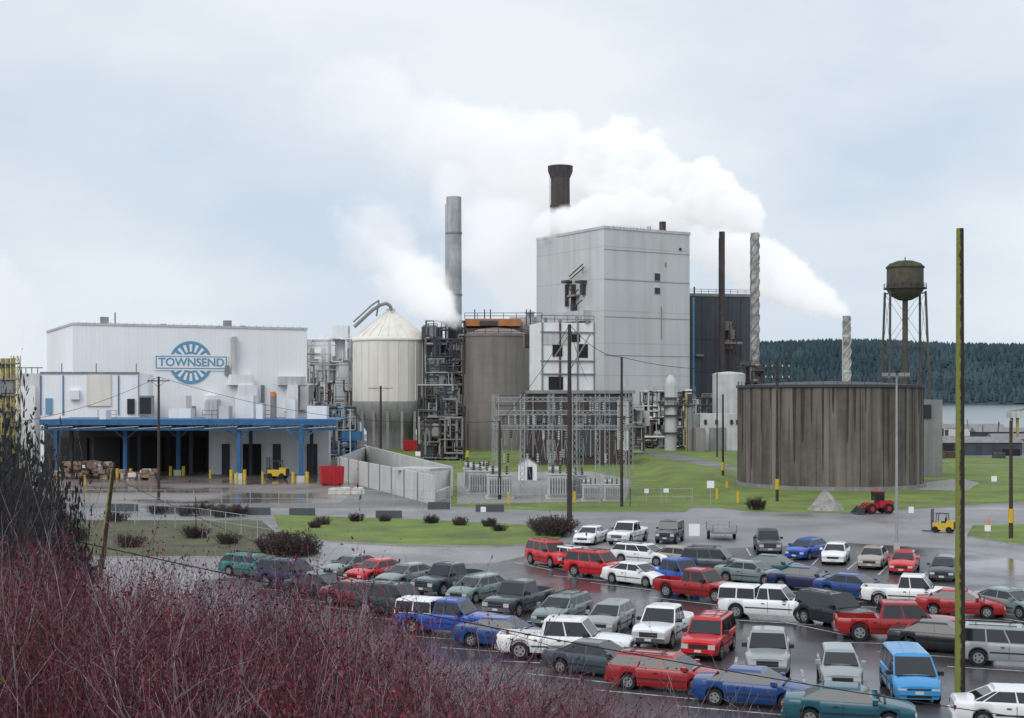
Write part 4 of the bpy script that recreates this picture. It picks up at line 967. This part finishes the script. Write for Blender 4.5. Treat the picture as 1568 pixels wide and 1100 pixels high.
for px,py,s in((845,822,1.25),(858,819,1.1),(832,816,1.),(440,851,1.3),(420,848,1.1),(462,852,1.1),(495,805,.6),(545,800,.6),(590,800,.5),(660,803,.6),(705,806,.6),(750,808,.6),(310,789,.9),(340,792,.9),(365,790,.8),(285,790,.8),(240,788,.7),(1158,781,.9),(765,815,.5),(482,810,.5),(90,800,.9),(180,800,.8),(120,830,.8),(200,840,.8),(300,826,.8),(350,835,.7)):
    x,y=G(px,py); place(rb.choice(brn),x,y,.05,s,s*1.25)

# ---------------------------------------------------------------- steam
sm=bpy.data.materials.new('steam'); sm.use_nodes=True; N=sm.node_tree.nodes;L=sm.node_tree.links; N.clear()
out=N.new('ShaderNodeOutputMaterial'); at=N.new('ShaderNodeAttribute'); at.attribute_name='density'
vs=N.new('ShaderNodeVolumeScatter'); vs.inputs['Color'].default_value=(.98,.98,.98,1); vs.inputs['Anisotropy'].default_value=.0
em=N.new('ShaderNodeEmission'); em.inputs['Color'].default_value=(.95,.97,1,1)  # glow scaled by density stands in for light scattered many times inside the steam
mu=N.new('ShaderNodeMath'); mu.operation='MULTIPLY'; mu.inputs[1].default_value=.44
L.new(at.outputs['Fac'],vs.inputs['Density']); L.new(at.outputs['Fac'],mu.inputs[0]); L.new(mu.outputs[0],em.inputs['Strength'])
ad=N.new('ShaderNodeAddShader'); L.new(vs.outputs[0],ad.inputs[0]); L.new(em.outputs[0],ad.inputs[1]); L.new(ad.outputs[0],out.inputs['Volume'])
def steam(name,path,vox,dens,amp,ns,soft,seed=0):
    pts=[];rad=[];dn=[]
    for (a,b) in zip(path,path[1:]):
        for i in range(6):
            t=i/6; q=[a[k]+(b[k]-a[k])*t for k in range(5)]
            pts.append((X(q[0],q[2]),q[2],Z(q[1],q[2]))); rad.append(q[3]/F*q[2]); dn.append(q[4])
    me=bpy.data.meshes.new(name); me.from_pydata(pts,[],[])
    A=me.attributes.new('rad','FLOAT','POINT'); A.data.foreach_set('value',rad); A=me.attributes.new('dn','FLOAT','POINT'); A.data.foreach_set('value',dn)
    ob=bpy.data.objects.new(name,me); sc.collection.objects.link(ob)
    gt=bpy.data.node_groups.new('steam_gn','GeometryNodeTree'); gt.interface.new_socket('Geometry',in_out='INPUT',socket_type='NodeSocketGeometry'); gt.interface.new_socket('Geometry',in_out='OUTPUT',socket_type='NodeSocketGeometry')
    N=gt.nodes;L=gt.links; gi=N.new('NodeGroupInput'); go=N.new('NodeGroupOutput')
    pos=N.new('GeometryNodeInputPosition'); sn=N.new('GeometryNodeSampleNearest'); sn.domain='POINT'; L.new(gi.outputs[0],sn.inputs[0]); L.new(pos.outputs[0],sn.inputs['Sample Position'])
    def samp(nm,vec=False):
        s=N.new('GeometryNodeSampleIndex'); s.domain='POINT'; s.data_type='FLOAT_VECTOR' if vec else 'FLOAT'
        L.new(gi.outputs[0],s.inputs[0]); L.new(sn.outputs[0],s.inputs['Index'])
        if vec: L.new(pos.outputs[0],s.inputs['Value'])
        else:
            na=N.new('GeometryNodeInputNamedAttribute'); na.data_type='FLOAT'; na.inputs['Name'].default_value=nm; L.new(na.outputs[0],s.inputs['Value'])
        return s.outputs[0]
    rd=samp('rad'); dd=samp('dn'); cp=samp('',True)
    ds=N.new('ShaderNodeVectorMath'); ds.operation='DISTANCE'; L.new(pos.outputs[0],ds.inputs[0]); L.new(cp,ds.inputs[1])
    def M(op,a,b=None,c=None,clamp=False):
        m=N.new('ShaderNodeMath'); m.operation=op; m.use_clamp=clamp
        for i,v in enumerate((a,b,c)):
            if v is None: continue
            if isinstance(v,(int,float)): m.inputs[i].default_value=v
            else: L.new(v,m.inputs[i])
        return m.outputs[0]
    of=N.new('ShaderNodeVectorMath'); of.operation='ADD'; of.inputs[1].default_value=(seed*31.,0,0); L.new(pos.outputs[0],of.inputs[0])
    def NZ(sc_,det):
        nz=N.new('ShaderNodeTexNoise'); nz.inputs['Scale'].default_value=sc_; nz.inputs['Detail'].default_value=det; nz.inputs['Roughness'].default_value=.5; L.new(of.outputs[0],nz.inputs['Vector']); return nz.outputs[0]
    b1=M('ABSOLUTE',M('SUBTRACT',NZ(ns*1.6,1.5),.5)); b2=M('ABSOLUTE',M('SUBTRACT',NZ(ns*4.5,2),.5))
    t=M('SUBTRACT',1.0,M('DIVIDE',ds.outputs['Value'],rd))
    t=M('ADD',t,M('MULTIPLY',M('SUBTRACT',NZ(ns,3),.5),amp))
    t=M('ADD',t,M('MULTIPLY',M('SUBTRACT',b1,.07),amp*1.05))
    t=M('ADD',t,M('MULTIPLY',M('SUBTRACT',b2,.07),amp*.6))
    den=M('MULTIPLY',M('MULTIPLY',M('MULTIPLY',t,1/soft,clamp=True),dd),dens)
    vc=N.new('GeometryNodeVolumeCube'); L.new(den,vc.inputs['Density'])
    mg=max(rad)*1.7
    mn=[min(p[k] for p in pts)-mg for k in range(3)]; mx_=[max(p[k] for p in pts)+mg for k in range(3)]
    mn[2]=max(mn[2],1)
    vc.inputs['Min'].default_value=mn; vc.inputs['Max'].default_value=mx_
    for k,a in enumerate('XYZ'): vc.inputs['Resolution '+a].default_value=int((mx_[k]-mn[k])/vox)
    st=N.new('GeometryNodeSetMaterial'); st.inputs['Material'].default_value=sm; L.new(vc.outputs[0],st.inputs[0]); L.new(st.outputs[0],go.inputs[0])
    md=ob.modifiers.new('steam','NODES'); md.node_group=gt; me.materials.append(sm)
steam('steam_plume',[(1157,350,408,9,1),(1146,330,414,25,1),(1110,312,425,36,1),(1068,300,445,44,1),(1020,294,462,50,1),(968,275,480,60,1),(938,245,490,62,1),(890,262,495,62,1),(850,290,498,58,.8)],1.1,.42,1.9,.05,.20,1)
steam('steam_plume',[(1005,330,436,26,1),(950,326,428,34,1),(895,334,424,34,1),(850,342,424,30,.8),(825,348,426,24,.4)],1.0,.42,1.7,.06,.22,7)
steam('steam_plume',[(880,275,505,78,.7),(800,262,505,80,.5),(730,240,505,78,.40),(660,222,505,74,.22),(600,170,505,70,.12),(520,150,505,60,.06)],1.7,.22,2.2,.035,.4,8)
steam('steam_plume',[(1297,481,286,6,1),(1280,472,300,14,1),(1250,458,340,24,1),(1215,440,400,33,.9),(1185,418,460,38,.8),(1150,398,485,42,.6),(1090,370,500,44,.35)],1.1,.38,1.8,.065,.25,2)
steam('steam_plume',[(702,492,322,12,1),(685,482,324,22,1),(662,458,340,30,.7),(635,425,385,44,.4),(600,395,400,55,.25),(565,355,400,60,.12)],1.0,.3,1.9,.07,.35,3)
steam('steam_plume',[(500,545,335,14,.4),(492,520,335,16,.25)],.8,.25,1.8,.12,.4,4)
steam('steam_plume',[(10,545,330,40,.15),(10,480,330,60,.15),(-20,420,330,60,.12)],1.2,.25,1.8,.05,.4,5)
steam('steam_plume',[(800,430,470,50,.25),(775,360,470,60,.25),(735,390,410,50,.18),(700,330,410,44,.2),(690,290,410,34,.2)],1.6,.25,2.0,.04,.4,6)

# ---------------------------------------------------------------- sky and light
w=bpy.data.worlds.new('World'); sc.world=w; w.use_nodes=True; N=w.node_tree.nodes;L=w.node_tree.links
bg=N['Background']; bg.inputs['Strength'].default_value=.1
el=math.radians(42); azi=math.radians(212)
sky=N.new('ShaderNodeTexSky'); sky.sky_type='NISHITA'; sky.sun_disc=False; sky.sun_elevation=el; sky.sun_rotation=azi
tc=N.new('ShaderNodeTexCoord'); mp=N.new('ShaderNodeMapping'); mp.inputs['Scale'].default_value=(1,1,2.2); L.new(tc.outputs['Generated'],mp.inputs[0])
nz=N.new('ShaderNodeTexNoise'); nz.inputs['Scale'].default_value=3.2; nz.inputs['Detail'].default_value=6; nz.inputs['Roughness'].default_value=.5; L.new(mp.outputs[0],nz.inputs['Vector'])
spz=N.new('ShaderNodeSeparateXYZ'); L.new(tc.outputs['Generated'],spz.inputs[0])
zr_=N.new('ShaderNodeMapRange'); zr_.inputs[1].default_value=.10; zr_.inputs[2].default_value=.30; zr_.inputs[3].default_value=-.04; zr_.inputs[4].default_value=.12; L.new(spz.outputs[2],zr_.inputs[0])
adz=N.new('ShaderNodeMath'); adz.operation='ADD'; L.new(nz.outputs['Fac'],adz.inputs[0]); L.new(zr_.outputs[0],adz.inputs[1])
mr=N.new('ShaderNodeMapRange'); mr.inputs[1].default_value=.36; mr.inputs[2].default_value=.68; L.new(adz.outputs[0],mr.inputs[0])
cl=N.new('ShaderNodeMix'); cl.data_type='RGBA'; cl.inputs[6].default_value=(6.3,7.2,8.4,1); cl.inputs[7].default_value=(8.8,9.3,9.8,1); L.new(mr.outputs[0],cl.inputs[0])
mx=N.new('ShaderNodeMix'); mx.data_type='RGBA'; mx.inputs[0].default_value=.93; L.new(sky.outputs[0],mx.inputs[6]); L.new(cl.outputs[2],mx.inputs[7]); L.new(mx.outputs[2],bg.inputs['Color'])
sl=bpy.data.lights.new('sun','SUN'); sl.energy=1.5; sl.angle=math.radians(45); sl.color=(1,.97,.93)
so=bpy.data.objects.new('sun',sl); sc.collection.objects.link(so)
dirv=Vector((math.sin(azi)*math.cos(el),math.cos(azi)*math.cos(el),math.sin(el)))
so.rotation_euler=dirv.to_track_quat('Z','Y').to_euler()
sc.view_settings.view_transform='Standard'; sc.view_settings.look='None'; sc.view_settings.exposure=0
# ---------------------------------------------------------------- camera
cd=bpy.data.cameras.new('camera'); cam=bpy.data.objects.new('camera',cd); sc.collection.objects.link(cam); sc.camera=cam
cd.sensor_width=36; cd.lens=36*F/1568.; cd.shift_y=60/1568.; cam.location=(0,0,H); cam.rotation_euler=(math.pi/2,0,0); cd.clip_end=12000; cd.clip_start=.2
